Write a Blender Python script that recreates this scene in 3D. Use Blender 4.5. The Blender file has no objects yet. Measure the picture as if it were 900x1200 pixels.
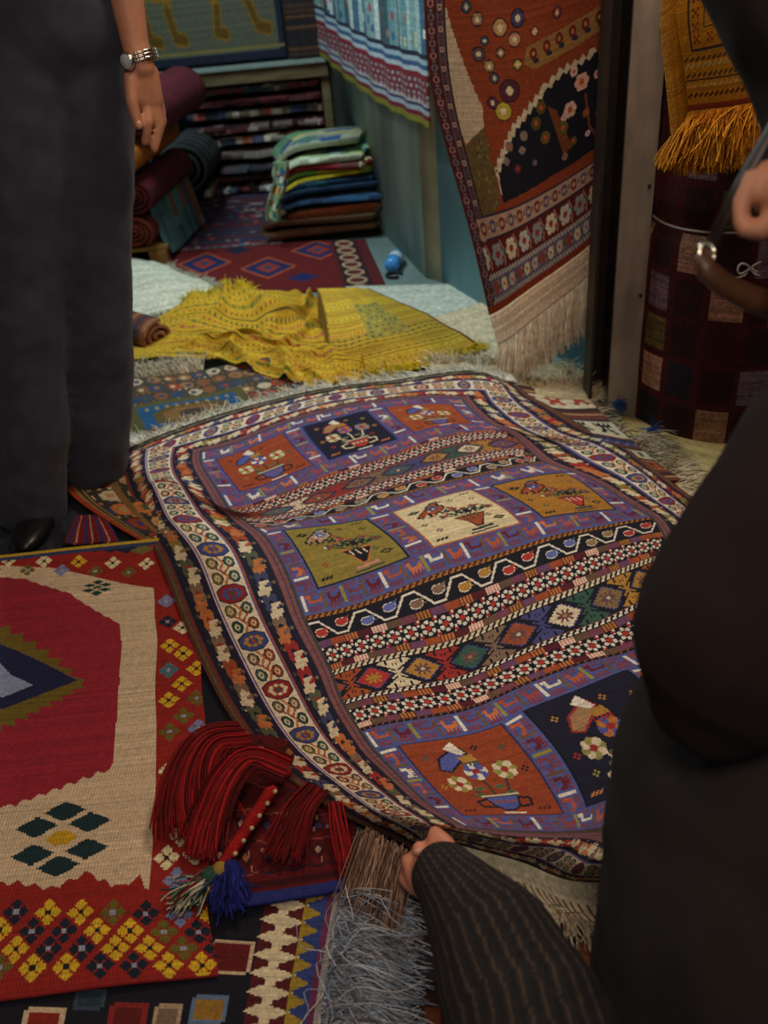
import bpy, bmesh, math, random
import numpy as np
from mathutils import Vector, Matrix
random.seed(7); RNG = np.random.default_rng(7)
PI = math.pi
scene = bpy.context.scene
C = scene.collection

# ------------------------------------------------------------------ camera
CAM = np.array([0.0, 0.0, 1.25]); PITCH = math.radians(34.0); ROLL = math.radians(5.4); FPX = 1080.0
_R0 = np.array([1.0, 0, 0]); _U0 = np.array([0, math.sin(PITCH), math.cos(PITCH)])
FW = np.array([0, math.cos(PITCH), -math.sin(PITCH)])
RT = math.cos(ROLL) * _R0 - math.sin(ROLL) * _U0
UP = math.sin(ROLL) * _R0 + math.cos(ROLL) * _U0
cd = bpy.data.cameras.new('camera'); cam = bpy.data.objects.new('camera', cd); C.objects.link(cam)
cd.sensor_fit = 'VERTICAL'; cd.sensor_height = 36.0; cd.lens = FPX / 1200 * 36.0; cd.clip_start = 0.02; cd.clip_end = 60
cam.matrix_world = Matrix(((RT[0], UP[0], -FW[0], CAM[0]), (RT[1], UP[1], -FW[1], CAM[1]), (RT[2], UP[2], -FW[2], CAM[2]), (0, 0, 0, 1)))
cd.dof.use_dof = True; cd.dof.focus_distance = 1.65; cd.dof.aperture_fstop = 3.6
scene.camera = cam
# ------------------------------------------------------------------ world, lights, exposure
w = bpy.data.worlds.new('world'); scene.world = w; w.use_nodes = True
w.node_tree.nodes['Background'].inputs[0].default_value = (0.84, 0.82, 0.92, 1); w.node_tree.nodes['Background'].inputs[1].default_value = 0.13
scene.view_settings.view_transform = 'Standard'; scene.view_settings.look = 'None'; scene.view_settings.gamma = 1
scene.view_settings.use_curve_mapping = False
scene.view_settings.exposure = 0.0
def area(name, loc, target, size, power, col):
    l = bpy.data.lights.new(name, 'AREA'); l.energy = power; l.color = col; l.shape = 'RECTANGLE'; l.size = size[0]; l.size_y = size[1]
    o = bpy.data.objects.new(name, l); C.objects.link(o); o.location = loc
    o.rotation_euler = (Vector(target) - Vector(loc)).to_track_quat('-Z', 'Y').to_euler(); return o
area('lamp_light_warm', (0.75, 1.75, 2.45), (0.2, 1.35, 0), (0.45, 0.45), 19, (1.0, 0.80, 0.60))
area('lamp_light_warm', (-0.3, 0.75, 2.45), (0.0, 1.1, 0), (0.6, 0.4), 5, (1.0, 0.80, 0.62))
area('tube_light_cool', (-0.75, 3.3, 2.4), (0.15, 3.7, 0.3), (1.2, 0.12), 42, (0.78, 0.96, 1.0))
area('added_front_fill', (0.1, -0.35, 2.3), (0.55, 2.3, 0.5), (0.5, 0.5), 15, (1.0, 0.84, 0.68))

# ------------------------------------------------------------------ helpers: places
def ray(px, py): return FW + RT * (px - 450.0) / FPX - UP * (py - 600.0) / FPX
def on_z(px, py, z=0.0):
    d = ray(px, py); return CAM + d * ((z - CAM[2]) / d[2])
def on_y(px, py, Y):
    d = ray(px, py); return CAM + d * (Y / d[1])
def on_d(px, py, dist):
    return CAM + ray(px, py) * dist
# ------------------------------------------------------------------ helpers: materials
def srgb(c):
    c = np.asarray(c, dtype=np.float64) / 255.0
    return np.where(c <= 0.04045, c / 12.92, ((c + 0.055) / 1.055) ** 2.4)
MATS = {}
def mat(name, col=None, rough=0.9, metal=0.0, attr=False, noise=0.25, nscale=60.0, bump=0.3, bscale=300.0, weave=0.0, sheen=0.0, stretch=None, trans=0.0, emit=0.0, spec=0.3, col2=None):
    if name in MATS: return MATS[name]
    m = bpy.data.materials.new(name); m.use_nodes = True; nt = m.node_tree; N = nt.nodes; L = nt.links
    b = N['Principled BSDF']; b.inputs['Roughness'].default_value = rough; b.inputs['Metallic'].default_value = metal
    b.inputs['Specular IOR Level'].default_value = spec
    if sheen: b.inputs['Sheen Weight'].default_value = sheen
    if trans: b.inputs['Transmission Weight'].default_value = trans
    tc = N.new('ShaderNodeTexCoord'); mp = N.new('ShaderNodeMapping'); L.new(tc.outputs['Object'], mp.inputs[0])
    if stretch: mp.inputs['Scale'].default_value = stretch
    nz = N.new('ShaderNodeTexNoise'); nz.inputs['Scale'].default_value = nscale; nz.inputs['Detail'].default_value = 4; L.new(mp.outputs[0], nz.inputs['Vector'])
    if attr:
        a = N.new('ShaderNodeAttribute'); a.attribute_name = 'pattern'; src = a.outputs['Color']
    elif col2 is not None:
        r = N.new('ShaderNodeValToRGB'); r.color_ramp.elements[0].position = 0.35; r.color_ramp.elements[1].position = 0.65
        r.color_ramp.elements[0].color = (*srgb(col), 1); r.color_ramp.elements[1].color = (*srgb(col2), 1); L.new(nz.outputs['Fac'], r.inputs[0]); src = r.outputs[0]
    else:
        a = N.new('ShaderNodeRGB'); a.outputs[0].default_value = (*srgb(col), 1); src = a.outputs[0]
    mr = N.new('ShaderNodeMapRange'); mr.inputs[1].default_value = 0.3; mr.inputs[2].default_value = 0.7; mr.inputs[3].default_value = 1 - noise; mr.inputs[4].default_value = 1 + noise
    L.new(nz.outputs['Fac'], mr.inputs[0])
    vm = N.new('ShaderNodeVectorMath'); vm.operation = 'SCALE'; L.new(src, vm.inputs[0]); L.new(mr.outputs[0], vm.inputs['Scale'])
    L.new(vm.outputs[0], b.inputs['Base Color'])
    if emit:
        b.inputs['Emission Color'].default_value = (*srgb(col), 1); b.inputs['Emission Strength'].default_value = emit
    if bump:
        n2 = N.new('ShaderNodeTexNoise'); n2.inputs['Scale'].default_value = bscale; n2.inputs['Detail'].default_value = 3; L.new(mp.outputs[0], n2.inputs['Vector'])
        h = n2.outputs['Fac']
        if weave:
            wv = N.new('ShaderNodeTexWave'); wv.inputs['Scale'].default_value = weave; wv.inputs['Distortion'].default_value = 1.0; L.new(mp.outputs[0], wv.inputs['Vector'])
            ad = N.new('ShaderNodeMath'); ad.operation = 'ADD'; L.new(h, ad.inputs[0]); L.new(wv.outputs['Fac'], ad.inputs[1]); h = ad.outputs[0]
        bp = N.new('ShaderNodeBump'); bp.inputs['Strength'].default_value = bump; bp.inputs['Distance'].default_value = 0.002
        L.new(h, bp.inputs['Height']); L.new(bp.outputs[0], b.inputs['Normal'])
    MATS[name] = m; return m
WOVEN = mat('woven_wool', attr=True, noise=0.16, nscale=120, bump=0.5, bscale=500, weave=110)
WOVEN_SOFT = mat('woven_soft_cloth', attr=True, noise=0.2, nscale=60, bump=0.35, bscale=250)
# ------------------------------------------------------------------ helpers: objects
def tag(o, label=None, cat=None, group=None, kind=None):
    if label: o['label'] = label
    if cat: o['category'] = cat
    if group: o['group'] = group
    if kind: o['kind'] = kind
    return o
def link(name, me, parent=None):
    o = bpy.data.objects.new(name, me); C.objects.link(o)
    if parent is not None:
        o.parent = parent; o.matrix_parent_inverse = Matrix.Translation(parent.location).inverted() if parent.type == 'EMPTY' else Matrix()
    return o
def empty(name, loc, label, cat, group=None):
    o = bpy.data.objects.new(name, None); C.objects.link(o); o.location = Vector([float(v) for v in loc]); o.empty_display_size = 0.05
    return tag(o, label, cat, group)
def raw(name, V, F, m, parent=None, cols=None, smooth=True, origin=None):
    V = np.asarray(V, dtype=np.float32).reshape(-1, 3); F = np.asarray(F, dtype=np.int32)
    me = bpy.data.meshes.new(name)
    k = F.shape[1]
    me.vertices.add(len(V)); me.vertices.foreach_set('co', V.ravel())
    me.loops.add(F.size); me.loops.foreach_set('vertex_index', F.ravel())
    me.polygons.add(len(F)); me.polygons.foreach_set('loop_start', np.arange(0, F.size, k, dtype=np.int32))
    if smooth: me.polygons.foreach_set('use_smooth', np.ones(len(F), dtype=bool))
    me.materials.append(m); me.update(calc_edges=True); me.validate()
    if cols is not None:
        a = me.attributes.new('pattern', 'FLOAT_COLOR', 'FACE')
        cc = np.ones((len(F), 4), dtype=np.float32); cc[:, :3] = srgb(cols); a.data.foreach_set('color', cc.ravel())
    return link(name, me, parent)
def grid_faces(h, w, off=0):
    i = np.arange(h * w).reshape(h, w) + off
    return np.stack([i[:-1, :-1], i[1:, :-1], i[1:, 1:], i[:-1, 1:]], -1).reshape(-1, 4)
def normals(P):
    du = np.gradient(P, axis=1); dv = np.gradient(P, axis=0); n = np.cross(dv, du); return n / (np.linalg.norm(n, axis=-1, keepdims=True) + 1e-9)
def grid_mesh(name, P, cols, m, parent=None, th=0.005, k=1, edge=None, back=None, flip=1.0):
    """P (h+1,w+1,3) vertices, cols (h,w,3) sRGB 0..255. The sheet's top, its rim and its underside, one mesh."""
    H, W, _ = P.shape
    n = normals(P) * flip
    Q = P - n * th
    F = grid_faces(H, W); colsf = cols.reshape(-1, 3)
    V = [P.reshape(-1, 3)]; off = H * W
    ring = [(0, j) for j in range(W)] + [(i, W - 1) for i in range(1, H)] + [(H - 1, j) for j in range(W - 2, -1, -1)] + [(i, 0) for i in range(H - 2, 0, -1)]
    ra = np.array([i * W + j for i, j in ring]); rq = np.array([Q[i, j] for i, j in ring])
    V.append(rq); nb = len(ring); a = ra; b = np.roll(ra, -1); c = off + (np.arange(nb) + 1) % nb; d = off + np.arange(nb)
    Fr = np.stack([a, b, c, d], -1); off += nb
    ii = list(range(0, H, k)); jj = list(range(0, W, k))
    if ii[-1] != H - 1: ii.append(H - 1)
    if jj[-1] != W - 1: jj.append(W - 1)
    B = Q[np.ix_(ii, jj)]; V.append(B.reshape(-1, 3)); Fb = grid_faces(len(ii), len(jj), off)
    ci = np.clip(ii[:-1], 0, cols.shape[0] - 1); cj = np.clip(jj[:-1], 0, cols.shape[1] - 1)
    cb = cols[np.ix_(ci, cj)].reshape(-1, 3) * 0.8 if back is None else np.tile(np.array(back, float), (len(Fb), 1))
    re = np.tile(np.array(edge, float), (nb, 1)) if edge is not None else np.array([cols[min(i, H - 2), min(j, W - 2)] for i, j in ring])
    return raw(name, np.concatenate(V), np.concatenate([F, Fr, Fb]), m, parent, np.concatenate([colsf, re, cb]))
def tps(src, dst, q, lam=0.0):
    src = np.asarray(src, float); dst = np.asarray(dst, float); n = len(src)
    def U(r2): return np.where(r2 > 1e-12, r2 * np.log(r2 + 1e-12), 0.0)
    K = U(((src[:, None] - src[None]) ** 2).sum(-1)) + lam * np.eye(n)
    Pm = np.c_[np.ones(n), src]; A = np.zeros((n + 3, n + 3)); A[:n, :n] = K; A[:n, n:] = Pm; A[n:, :n] = Pm.T
    sol = np.linalg.solve(A, np.r_[dst, np.zeros((3, dst.shape[1]))])
    out = np.empty((len(q), dst.shape[1]))
    for i in range(0, len(q), 20000):
        qq = q[i:i + 20000]; out[i:i + 20000] = U(((qq[:, None] - src[None]) ** 2).sum(-1)) @ sol[:n] + np.c_[np.ones(len(qq)), qq] @ sol[n:]
    return out
def tps_grid(ctrl, H, W, sx=1.0, sy=1.0, lam=0.0):
    """ctrl rows (s,t,x,y,z) with s,t in 0..1 -> P (H+1,W+1,3); sx,sy weigh the s and t distances."""
    c = np.array(ctrl, float); coarse_h, coarse_w = min(H, 110) + 1, min(W, 110) + 1
    S, T = np.meshgrid(np.linspace(0, 1, coarse_w), np.linspace(0, 1, coarse_h))
    G = tps(c[:, :2] * [sx, sy], c[:, 2:5], np.c_[S.ravel() * sx, T.ravel() * sy], lam).reshape(coarse_h, coarse_w, 3)
    def up(A, n, ax):
        m_ = A.shape[ax]; x = np.linspace(0, m_ - 1, n + 1); i = np.clip(x.astype(int), 0, m_ - 2); f = x - i
        p0 = np.take(A, np.clip(i - 1, 0, m_ - 1), ax); p1 = np.take(A, i, ax); p2 = np.take(A, i + 1, ax); p3 = np.take(A, np.clip(i + 2, 0, m_ - 1), ax)
        sh = [1, 1, 1]; sh[ax] = -1; f = f.reshape(sh)
        return 0.5 * ((2 * p1) + (-p0 + p2) * f + (2 * p0 - 5 * p1 + 4 * p2 - p3) * f ** 2 + (-p0 + 3 * p1 - 3 * p2 + p3) * f ** 3)
    return up(up(G, H, 0), W, 1)
def vnoise(h, w, cells, seed=0):
    """smooth value noise -1..1"""
    r = np.random.default_rng(seed); ch, cw = cells; g = r.uniform(-1, 1, (ch + 3, cw + 3))
    y = np.linspace(0, ch, h); x = np.linspace(0, cw, w); yi = y.astype(int); xi = x.astype(int); fy = (y - yi)[:, None]; fx = (x - xi)[None]
    fy = fy * fy * (3 - 2 * fy); fx = fx * fx * (3 - 2 * fx)
    a = g[np.ix_(yi, xi)]; b = g[np.ix_(yi, xi + 1)]; c = g[np.ix_(yi + 1, xi)]; d = g[np.ix_(yi + 1, xi + 1)]
    return (a * (1 - fx) + b * fx) * (1 - fy) + (c * (1 - fx) + d * fx) * fy
# ------------------------------------------------------------------ helpers: shapes
class MB:
    def __init__(s): s.V = []; s.F = []; s.n = 0
    def add(s, V, F): s.V.append(np.asarray(V, float)); s.F += [tuple(int(i) + s.n for i in f) for f in F]; s.n += len(V); return s
    def box(s, c, size, rot=None, bev=0.0):
        bm = bmesh.new(); bmesh.ops.create_cube(bm, size=1.0); bmesh.ops.scale(bm, vec=size, verts=bm.verts)
        if bev: bmesh.ops.bevel(bm, geom=bm.edges[:], offset=bev, segments=2, affect='EDGES', profile=0.6)
        if rot is not None: bmesh.ops.rotate(bm, matrix=rot, verts=bm.verts)
        bm.verts.index_update(); V = [v.co + Vector([float(a) for a in c]) for v in bm.verts]; F = [[v.index for v in f.verts] for f in bm.faces]; bm.free()
        return s.add([tuple(v) for v in V], F)
    def tube(s, pts, rad, seg=8, caps=True, flat=1.0):
        pts = np.asarray(pts, float); n = len(pts); rad = np.broadcast_to(np.asarray(rad, float), (n,))
        T = np.gradient(pts, axis=0); T /= np.linalg.norm(T, axis=1, keepdims=True) + 1e-9
        ref = np.array([0, 0, 1.0]) if abs(T[0][2]) < 0.9 else np.array([1.0, 0, 0]); V = []
        a = np.cross(T[0], ref); a /= np.linalg.norm(a)
        for i in range(n):
            a = a - T[i] * (a @ T[i]); a /= np.linalg.norm(a) + 1e-9; b = np.cross(T[i], a)
            for k in range(seg):
                ph = 2 * PI * k / seg; V.append(pts[i] + rad[i] * (math.cos(ph) * a + math.sin(ph) * flat * b))
        F = [(i * seg + k, i * seg + (k + 1) % seg, (i + 1) * seg + (k + 1) % seg, (i + 1) * seg + k) for i in range(n - 1) for k in range(seg)]
        if caps: F += [tuple(range(seg))[::-1], tuple((n - 1) * seg + k for k in range(seg))]
        return s.add(V, F)
    def ell(s, c, r, u=12, v=8, rot=None):
        V = []; 
        for i in range(v + 1):
            th = PI * i / v
            for k in range(u):
                ph = 2 * PI * k / u; p = np.array([math.sin(th) * math.cos(ph) * r[0], math.sin(th) * math.sin(ph) * r[1], math.cos(th) * r[2]])
                if rot is not None: p = np.array(rot @ Vector(p))
                V.append(p + np.asarray(c, float))
        F = [(i * u + k, (i + 1) * u + k, (i + 1) * u + (k + 1) % u, i * u + (k + 1) % u) for i in range(v) for k in range(u)]
        return s.add(V, F)
    def build(s, name, m, parent=None, smooth=True):
        me = bpy.data.meshes.new(name); me.from_pydata([tuple(v) for v in np.concatenate(s.V)], [], s.F); me.materials.append(m)
        if smooth: me.polygons.foreach_set('use_smooth', np.ones(len(me.polygons), dtype=bool))
        me.update(); return link(name, me, parent)
def organic(name, caps, m, parent=None, voxel=0.006, smooth=6, wrinkle=0.0, wscale=0.1, seed=0):
    """union of tapered rounded limbs -> one continuous skin. caps: (p0,r0,p1,r1) or ('e',centre,radii,rot)"""
    mb = MB()
    for c in caps:
        if isinstance(c[0], str): mb.ell(c[1], c[2], 20, 14, c[3] if len(c) > 3 else None); continue
        p0, r0, p1, r1 = c; p0 = np.asarray(p0, float); p1 = np.asarray(p1, float); d = p1 - p0; L = np.linalg.norm(d) + 1e-9; d = d / L
        pts = [p0 - d * r0 * math.cos(a) for a in np.linspace(0.25, PI / 2, 4)[:-1]]; rr = [r0 * math.sin(a) for a in np.linspace(0.25, PI / 2, 4)[:-1]]
        for f in np.linspace(0, 1, 5): pts.append(p0 + d * L * f); rr.append(r0 + (r1 - r0) * f)
        for a in np.linspace(PI / 2, 0.25, 4)[1:]: pts.append(p1 + d * r1 * math.cos(a)); rr.append(r1 * math.sin(a))
        mb.tube(pts, rr, 16)
    o = mb.build('tmp_shape', m)
    md = o.modifiers.new('r', 'REMESH'); md.mode = 'VOXEL'; md.voxel_size = voxel; md.use_smooth_shade = True
    s2 = o.modifiers.new('s', 'SMOOTH'); s2.factor = 0.6; s2.iterations = smooth
    if wrinkle:
        tx = bpy.data.textures.new(name + '_wrinkles', 'CLOUDS'); tx.noise_scale = wscale; tx.noise_depth = 2
        dm = o.modifiers.new('d', 'DISPLACE'); dm.texture = tx; dm.strength = wrinkle; dm.mid_level = 0.5; dm.texture_coords = 'LOCAL'
    bpy.context.view_layer.update(); dg = bpy.context.evaluated_depsgraph_get(); me = bpy.data.meshes.new_from_object(o.evaluated_get(dg))
    bpy.data.objects.remove(o); me.name = name; me.materials.clear(); me.materials.append(m)
    me.polygons.foreach_set('use_smooth', np.ones(len(me.polygons), dtype=bool))
    return link(name, me, parent)
def strands(name, roots, dirs, length, rad, m, parent=None, nseg=6, jit=0.25, sag=0.0, floor=None, curl=0.3, cols=None, seed=1, kind='stuff', lenvar=0.35, freq=1.2):
    """loose threads: roots (n,3), dirs (n,3)"""
    r = np.random.default_rng(seed); n = len(roots); roots = np.asarray(roots, float); dirs = np.asarray(dirs, float)
    L = length * (1 - lenvar * r.random(n)); D = dirs + r.normal(0, jit, (n, 3)); D /= np.linalg.norm(D, axis=1, keepdims=True)
    side = r.normal(0, 1, (n, 3)); pts = [roots]; p = roots.copy(); dd = D.copy(); ph = r.random(n) * 6.28
    for k in range(nseg):
        dd = dd + np.array([0, 0, -sag]) / nseg + side * curl * (np.sin(ph + k * freq)[:, None]) / nseg
        dd /= np.linalg.norm(dd, axis=1, keepdims=True); p = p + dd * (L / nseg)[:, None]
        if floor is not None:
            fl = floor(p) if callable(floor) else floor
            p[:, 2] = np.maximum(p[:, 2], fl + rad * (0.5 + 2 * r.random(n)))
        pts.append(p.copy())
    A = np.stack(pts, 1); T = np.gradient(A, axis=1); T /= np.linalg.norm(T, axis=2, keepdims=True) + 1e-9
    a = np.cross(T, np.array([0.3, 0.5, 0.81])); a /= np.linalg.norm(a, axis=2, keepdims=True) + 1e-9; b = np.cross(T, a)
    rr = rad * np.linspace(1, 0.55, nseg + 1)[None, :, None]
    R3 = [A + rr * (math.cos(q) * a + math.sin(q) * b) for q in (0, 2.094, 4.189)]
    V = np.stack(R3, 2).reshape(-1, 3); per = (nseg + 1) * 3; base = []
    for i in range(nseg):
        for k in range(3): base.append((i * 3 + k, i * 3 + (k + 1) % 3, (i + 1) * 3 + (k + 1) % 3, (i + 1) * 3 + k))
    base = np.array(base); F = (base[None] + (np.arange(n) * per)[:, None, None]).reshape(-1, 4)
    cc = None
    if cols is not None:
        cols = np.asarray(cols, float); pick = cols[r.integers(0, len(cols), n)] * (0.85 + 0.3 * r.random((n, 1))); cc = np.repeat(np.clip(pick, 0, 255), len(base), axis=0)
    o = raw(name, V, F, m, parent, cc)
    if kind: o['kind'] = kind
    return o
def edge_pts(P, side, n, seed=0):
    """n points and outward directions along a side of a vertex grid: far(0) near(1) left(2) right(3)"""
    E, I = {0: (P[0], P[2]), 1: (P[-1], P[-3]), 2: (P[:, 0], P[:, 2]), 3: (P[:, -1], P[:, -3])}[side]
    x = np.sort(np.random.default_rng(seed).random(n)) * (len(E) - 1); i = np.clip(x.astype(int), 0, len(E) - 2); f = (x - i)[:, None]
    p = E[i] * (1 - f) + E[i + 1] * f; q = I[i] * (1 - f) + I[i + 1] * f; d = p - q
    return p, d / (np.linalg.norm(d, axis=1, keepdims=True) + 1e-9)
# ------------------------------------------------------------------ helpers: knot-by-knot patterns
NAVY = (34, 32, 56); CREAM = (222, 206, 170); RUST = (168, 78, 38); RED = (168, 46, 42); BLUE = (84, 92, 168); PURP = (112, 72, 104)
BROWN = (112, 72, 56); GOLD = (186, 134, 52); OLIVE = (142, 126, 52); GREEN = (56, 92, 78); PINK = (218, 150, 128); ORNG = (200, 118, 62)
DKRED = (92, 30, 34); BLACK = (28, 25, 36); TAUPE = (134, 108, 86); LBLUE = (120, 140, 176); WHITE = (232, 224, 204)
class Cv:
    def __init__(s, w, h, c): s.w, s.h = w, h; s.a = np.empty((h, w, 3)); s.a[:] = c
    def rect(s, x0, y0, x1, y1, c):
        s.a[max(0, int(round(y0))):max(0, int(round(y1))), max(0, int(round(x0))):max(0, int(round(x1)))] = c
    def _win(s, x0, y0, x1, y1):
        X0, Y0, X1, Y1 = max(0, int(x0)), max(0, int(y0)), min(s.w, int(x1) + 2), min(s.h, int(y1) + 2)
        if X1 <= X0 or Y1 <= Y0: return None
        yy, xx = np.mgrid[Y0:Y1, X0:X1]; return s.a[Y0:Y1, X0:X1], xx + 0.5, yy + 0.5
    def ell(s, cx, cy, rx, ry, c):
        w_ = s._win(cx - rx, cy - ry, cx + rx, cy + ry)
        if w_: w_[0][((w_[1] - cx) / rx) ** 2 + ((w_[2] - cy) / ry) ** 2 <= 1] = c
    def oct(s, cx, cy, rx, ry, c, k=1.45):
        w_ = s._win(cx - rx, cy - ry, cx + rx, cy + ry)
        if w_:
            u = abs(w_[1] - cx) / rx; v = abs(w_[2] - cy) / ry; w_[0][(u <= 1) & (v <= 1) & (u + v <= k)] = c
    def dia(s, cx, cy, rx, ry, c): s.oct(cx, cy, rx, ry, c, 1.0)
    def poly(s, pts, c):
        p = np.asarray(pts, float); w_ = s._win(p[:, 0].min(), p[:, 1].min(), p[:, 0].max(), p[:, 1].max())
        if not w_: return
        v, X, Y = w_; ins = np.zeros(X.shape, bool); j = len(p) - 1
        for i in range(len(p)):
            xi, yi = p[i]; xj, yj = p[j]
            if yi != yj: ins ^= ((yi > Y) != (yj > Y)) & (X < (xj - xi) * (Y - yi) / (yj - yi) + xi)
            j = i
        v[ins] = c
    def line(s, pts, wd, c):
        for (x0, y0), (x1, y1) in zip(pts[:-1], pts[1:]):
            w_ = s._win(min(x0, x1) - wd, min(y0, y1) - wd, max(x0, x1) + wd, max(y0, y1) + wd)
            if not w_: continue
            dx, dy = x1 - x0, y1 - y0; L = dx * dx + dy * dy + 1e-9; t = np.clip(((w_[1] - x0) * dx + (w_[2] - y0) * dy) / L, 0, 1)
            w_[0][(w_[1] - x0 - t * dx) ** 2 + (w_[2] - y0 - t * dy) ** 2 <= (wd / 2) ** 2] = c
    def bits(s, rows, x, y, k, pal, flip=False):
        for j, r in enumerate(rows):
            r = r[::-1] if flip else r
            for i, ch in enumerate(r):
                if ch in pal: s.rect(x + i * k, y + j * k, x + (i + 1) * k, y + (j + 1) * k, pal[ch])
    def paste(s, o, x, y, tr=False, fx=False, fy=False):
        b = o.a.transpose(1, 0, 2) if tr else o.a
        if fx: b = b[:, ::-1]
        if fy: b = b[::-1]
        h = min(b.shape[0], s.h - y); w_ = min(b.shape[1], s.w - x); s.a[y:y + h, x:x + w_] = b[:h, :w_]
    def wear(s, amp=0.08, seed=0):
        r = np.random.default_rng(seed); s.a *= (1 + amp * r.normal(0, 0.6, (s.h, s.w, 1))) * (1 + amp * r.normal(0, 0.7, (s.h, 1, 1))); s.a = np.clip(s.a, 0, 255); return s.a
# ================================================================== THE SETTING
TEAL = mat('teal_painted_plaster', (150, 178, 176), noise=0.22, nscale=5, bump=0.25, bscale=30, rough=0.75, stretch=(1, 1, 0.35), col2=(172, 192, 186))
CREAMP = mat('cream_painted_edge', (176, 164, 138), noise=0.25, nscale=8, bump=0.2, bscale=40, rough=0.7)
FLOORM = mat('grey_green_tile', (120, 140, 136), noise=0.15, nscale=6, rough=0.5, bump=0.1, bscale=60)
WOOD = mat('weathered_beam_wood', (96, 84, 58), noise=0.35, nscale=14, bump=0.5, bscale=60, stretch=(0.4, 3, 3))
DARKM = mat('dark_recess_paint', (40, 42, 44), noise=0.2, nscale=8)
def slab(name, quad, th, m, parent=None, kind='structure'):
    q = [np.asarray(p, float) for p in quad]; n = np.cross(q[1] - q[0], q[3] - q[0]); n /= np.linalg.norm(n)
    V = q + [p - n * th for p in q]; F = [(0, 1, 2, 3), (7, 6, 5, 4), (0, 4, 5, 1), (1, 5, 6, 2), (2, 6, 7, 3), (3, 7, 4, 0)]
    o = raw(name, V, F, m, parent, smooth=False)
    if kind and parent is None: o['kind'] = kind
    return o
slab('floor', [(-2.6, -1.0, 0), (2.6, -1.0, 0), (2.6, 5.6, 0), (-2.6, 5.6, 0)], 0.1, FLOORM)
YB = 5.35                                                       # back wall
slab('wall_back', [(-2.6, YB, 0), (1.0, YB, 0), (1.0, YB, 2.7), (-2.6, YB, 2.7)], 0.1, mat('back_wall_paint', (88, 118, 112), noise=0.2, nscale=5, bump=0.1, bscale=30))
slab('ceiling', [(-2.6, -1.0, 2.7), (-2.6, 5.6, 2.7), (2.6, 5.6, 2.7), (2.6, -1.0, 2.7)], 0.1, mat('ceiling_paint', (150, 150, 140), noise=0.1, bump=0))
slab('wall_left', [(-2.6, -1.0, 0), (-2.6, 5.6, 0), (-2.6, 5.6, 2.7), (-2.6, -1.0, 2.7)], 0.1, mat('left_wall_paint', (110, 104, 90), noise=0.1, bump=0))
slab('wall_right', [(2.4, 5.6, 0), (2.4, -1.0, 0), (2.4, -1.0, 2.7), (2.4, 5.6, 2.7)], 0.1, mat('right_wall_paint', (90, 70, 55), noise=0.1, bump=0))
# the teal side wall: from the back of the shop to the chamfered corner, then its short face towards the post
cA = on_z(499, 326); cB = on_z(518, 331); cC = on_z(706, 452); bk = np.array([-0.183, YB, 0.0])
WH = 2.7
def up3(p, h=WH): return np.array([p[0], p[1], h])
slab('wall_alcove', [bk, cA, up3(cA), up3(bk)], 0.06, TEAL)
slab('wall_corner', [cA, cB, up3(cB), up3(cA)], 0.05, CREAMP)
slab('wall_pier', [cB, cC, up3(cC), up3(cB)], 0.06, mat('sky_blue_plaster', (132, 176, 196), noise=0.2, nscale=5, bump=0.2, bscale=30, rough=0.7, stretch=(1, 1, .35)))
# post
def prism(name, poly, z0, z1, m, parent=None):
    n = len(poly); V = [(p[0], p[1], z0) for p in poly] + [(p[0], p[1], z1) for p in poly]
    me = bpy.data.meshes.new(name); me.from_pydata([tuple(map(float, v)) for v in V], [], [tuple(range(n))[::-1], tuple(range(n, 2 * n))] + [(i, (i + 1) % n, n + (i + 1) % n, n + i) for i in range(n)])
    me.materials.append(m); me.update(); return link(name, me, parent)
STEEL = mat('scuffed_grey_steel', (150, 134, 120), noise=0.3, nscale=22, rough=0.45, bump=0.3, bscale=90, stretch=(1, 1, 0.3), spec=0.5)
STEELD = mat('dark_steel_side', (46, 38, 32), noise=0.3, nscale=18, rough=0.5, bump=0.2, bscale=70)
YP = 2.20
pa = on_y(728, 240, YP); pb = on_y(763, 240, YP)
post = empty('door_post', (pa[0] + 0.03, YP + 0.03, 0), 'tall scuffed grey steel post between the hanging rug and the checked bundle', 'post')
x0, x1 = pa[0], pb[0] + 0.004
prism('face_plate', [(x0, YP), (x1, YP), (x1, YP + 0.012), (x0, YP + 0.012)], 0, 2.7, STEEL, post)
prism('side_web', [(x0, YP + 0.012), (x0 + 0.008, YP + 0.012), (x0 + 0.008, YP + 0.10), (x0 - 0.046, YP + 0.10), (x0 - 0.046, YP + 0.092), (x0, YP + 0.092)][::1], 0, 2.7, STEELD, post)
prism('edge_lip', [(x0 - 0.046, YP + 0.03), (x0 - 0.038, YP + 0.03), (x0 - 0.038, YP + 0.092), (x0 - 0.046, YP + 0.092)], 0, 2.7, STEELD, post)
for z in (0.35, 0.62, 0.95, 1.2): MB().ell((x1 - 0.012, YP - 0.001, z), (0.005, 0.004, 0.005), 8, 6).build('rivet', STEELD, post)
# dark wall behind the bundle, right of the post
slab('wall_shadowed', [(pb[0] + 0.0, YP + 0.45, 0), (2.4, YP + 0.45, 0), (2.4, YP + 0.45, 2.7), (pb[0], YP + 0.45, 2.7)], 0.05, DARKM)

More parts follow.
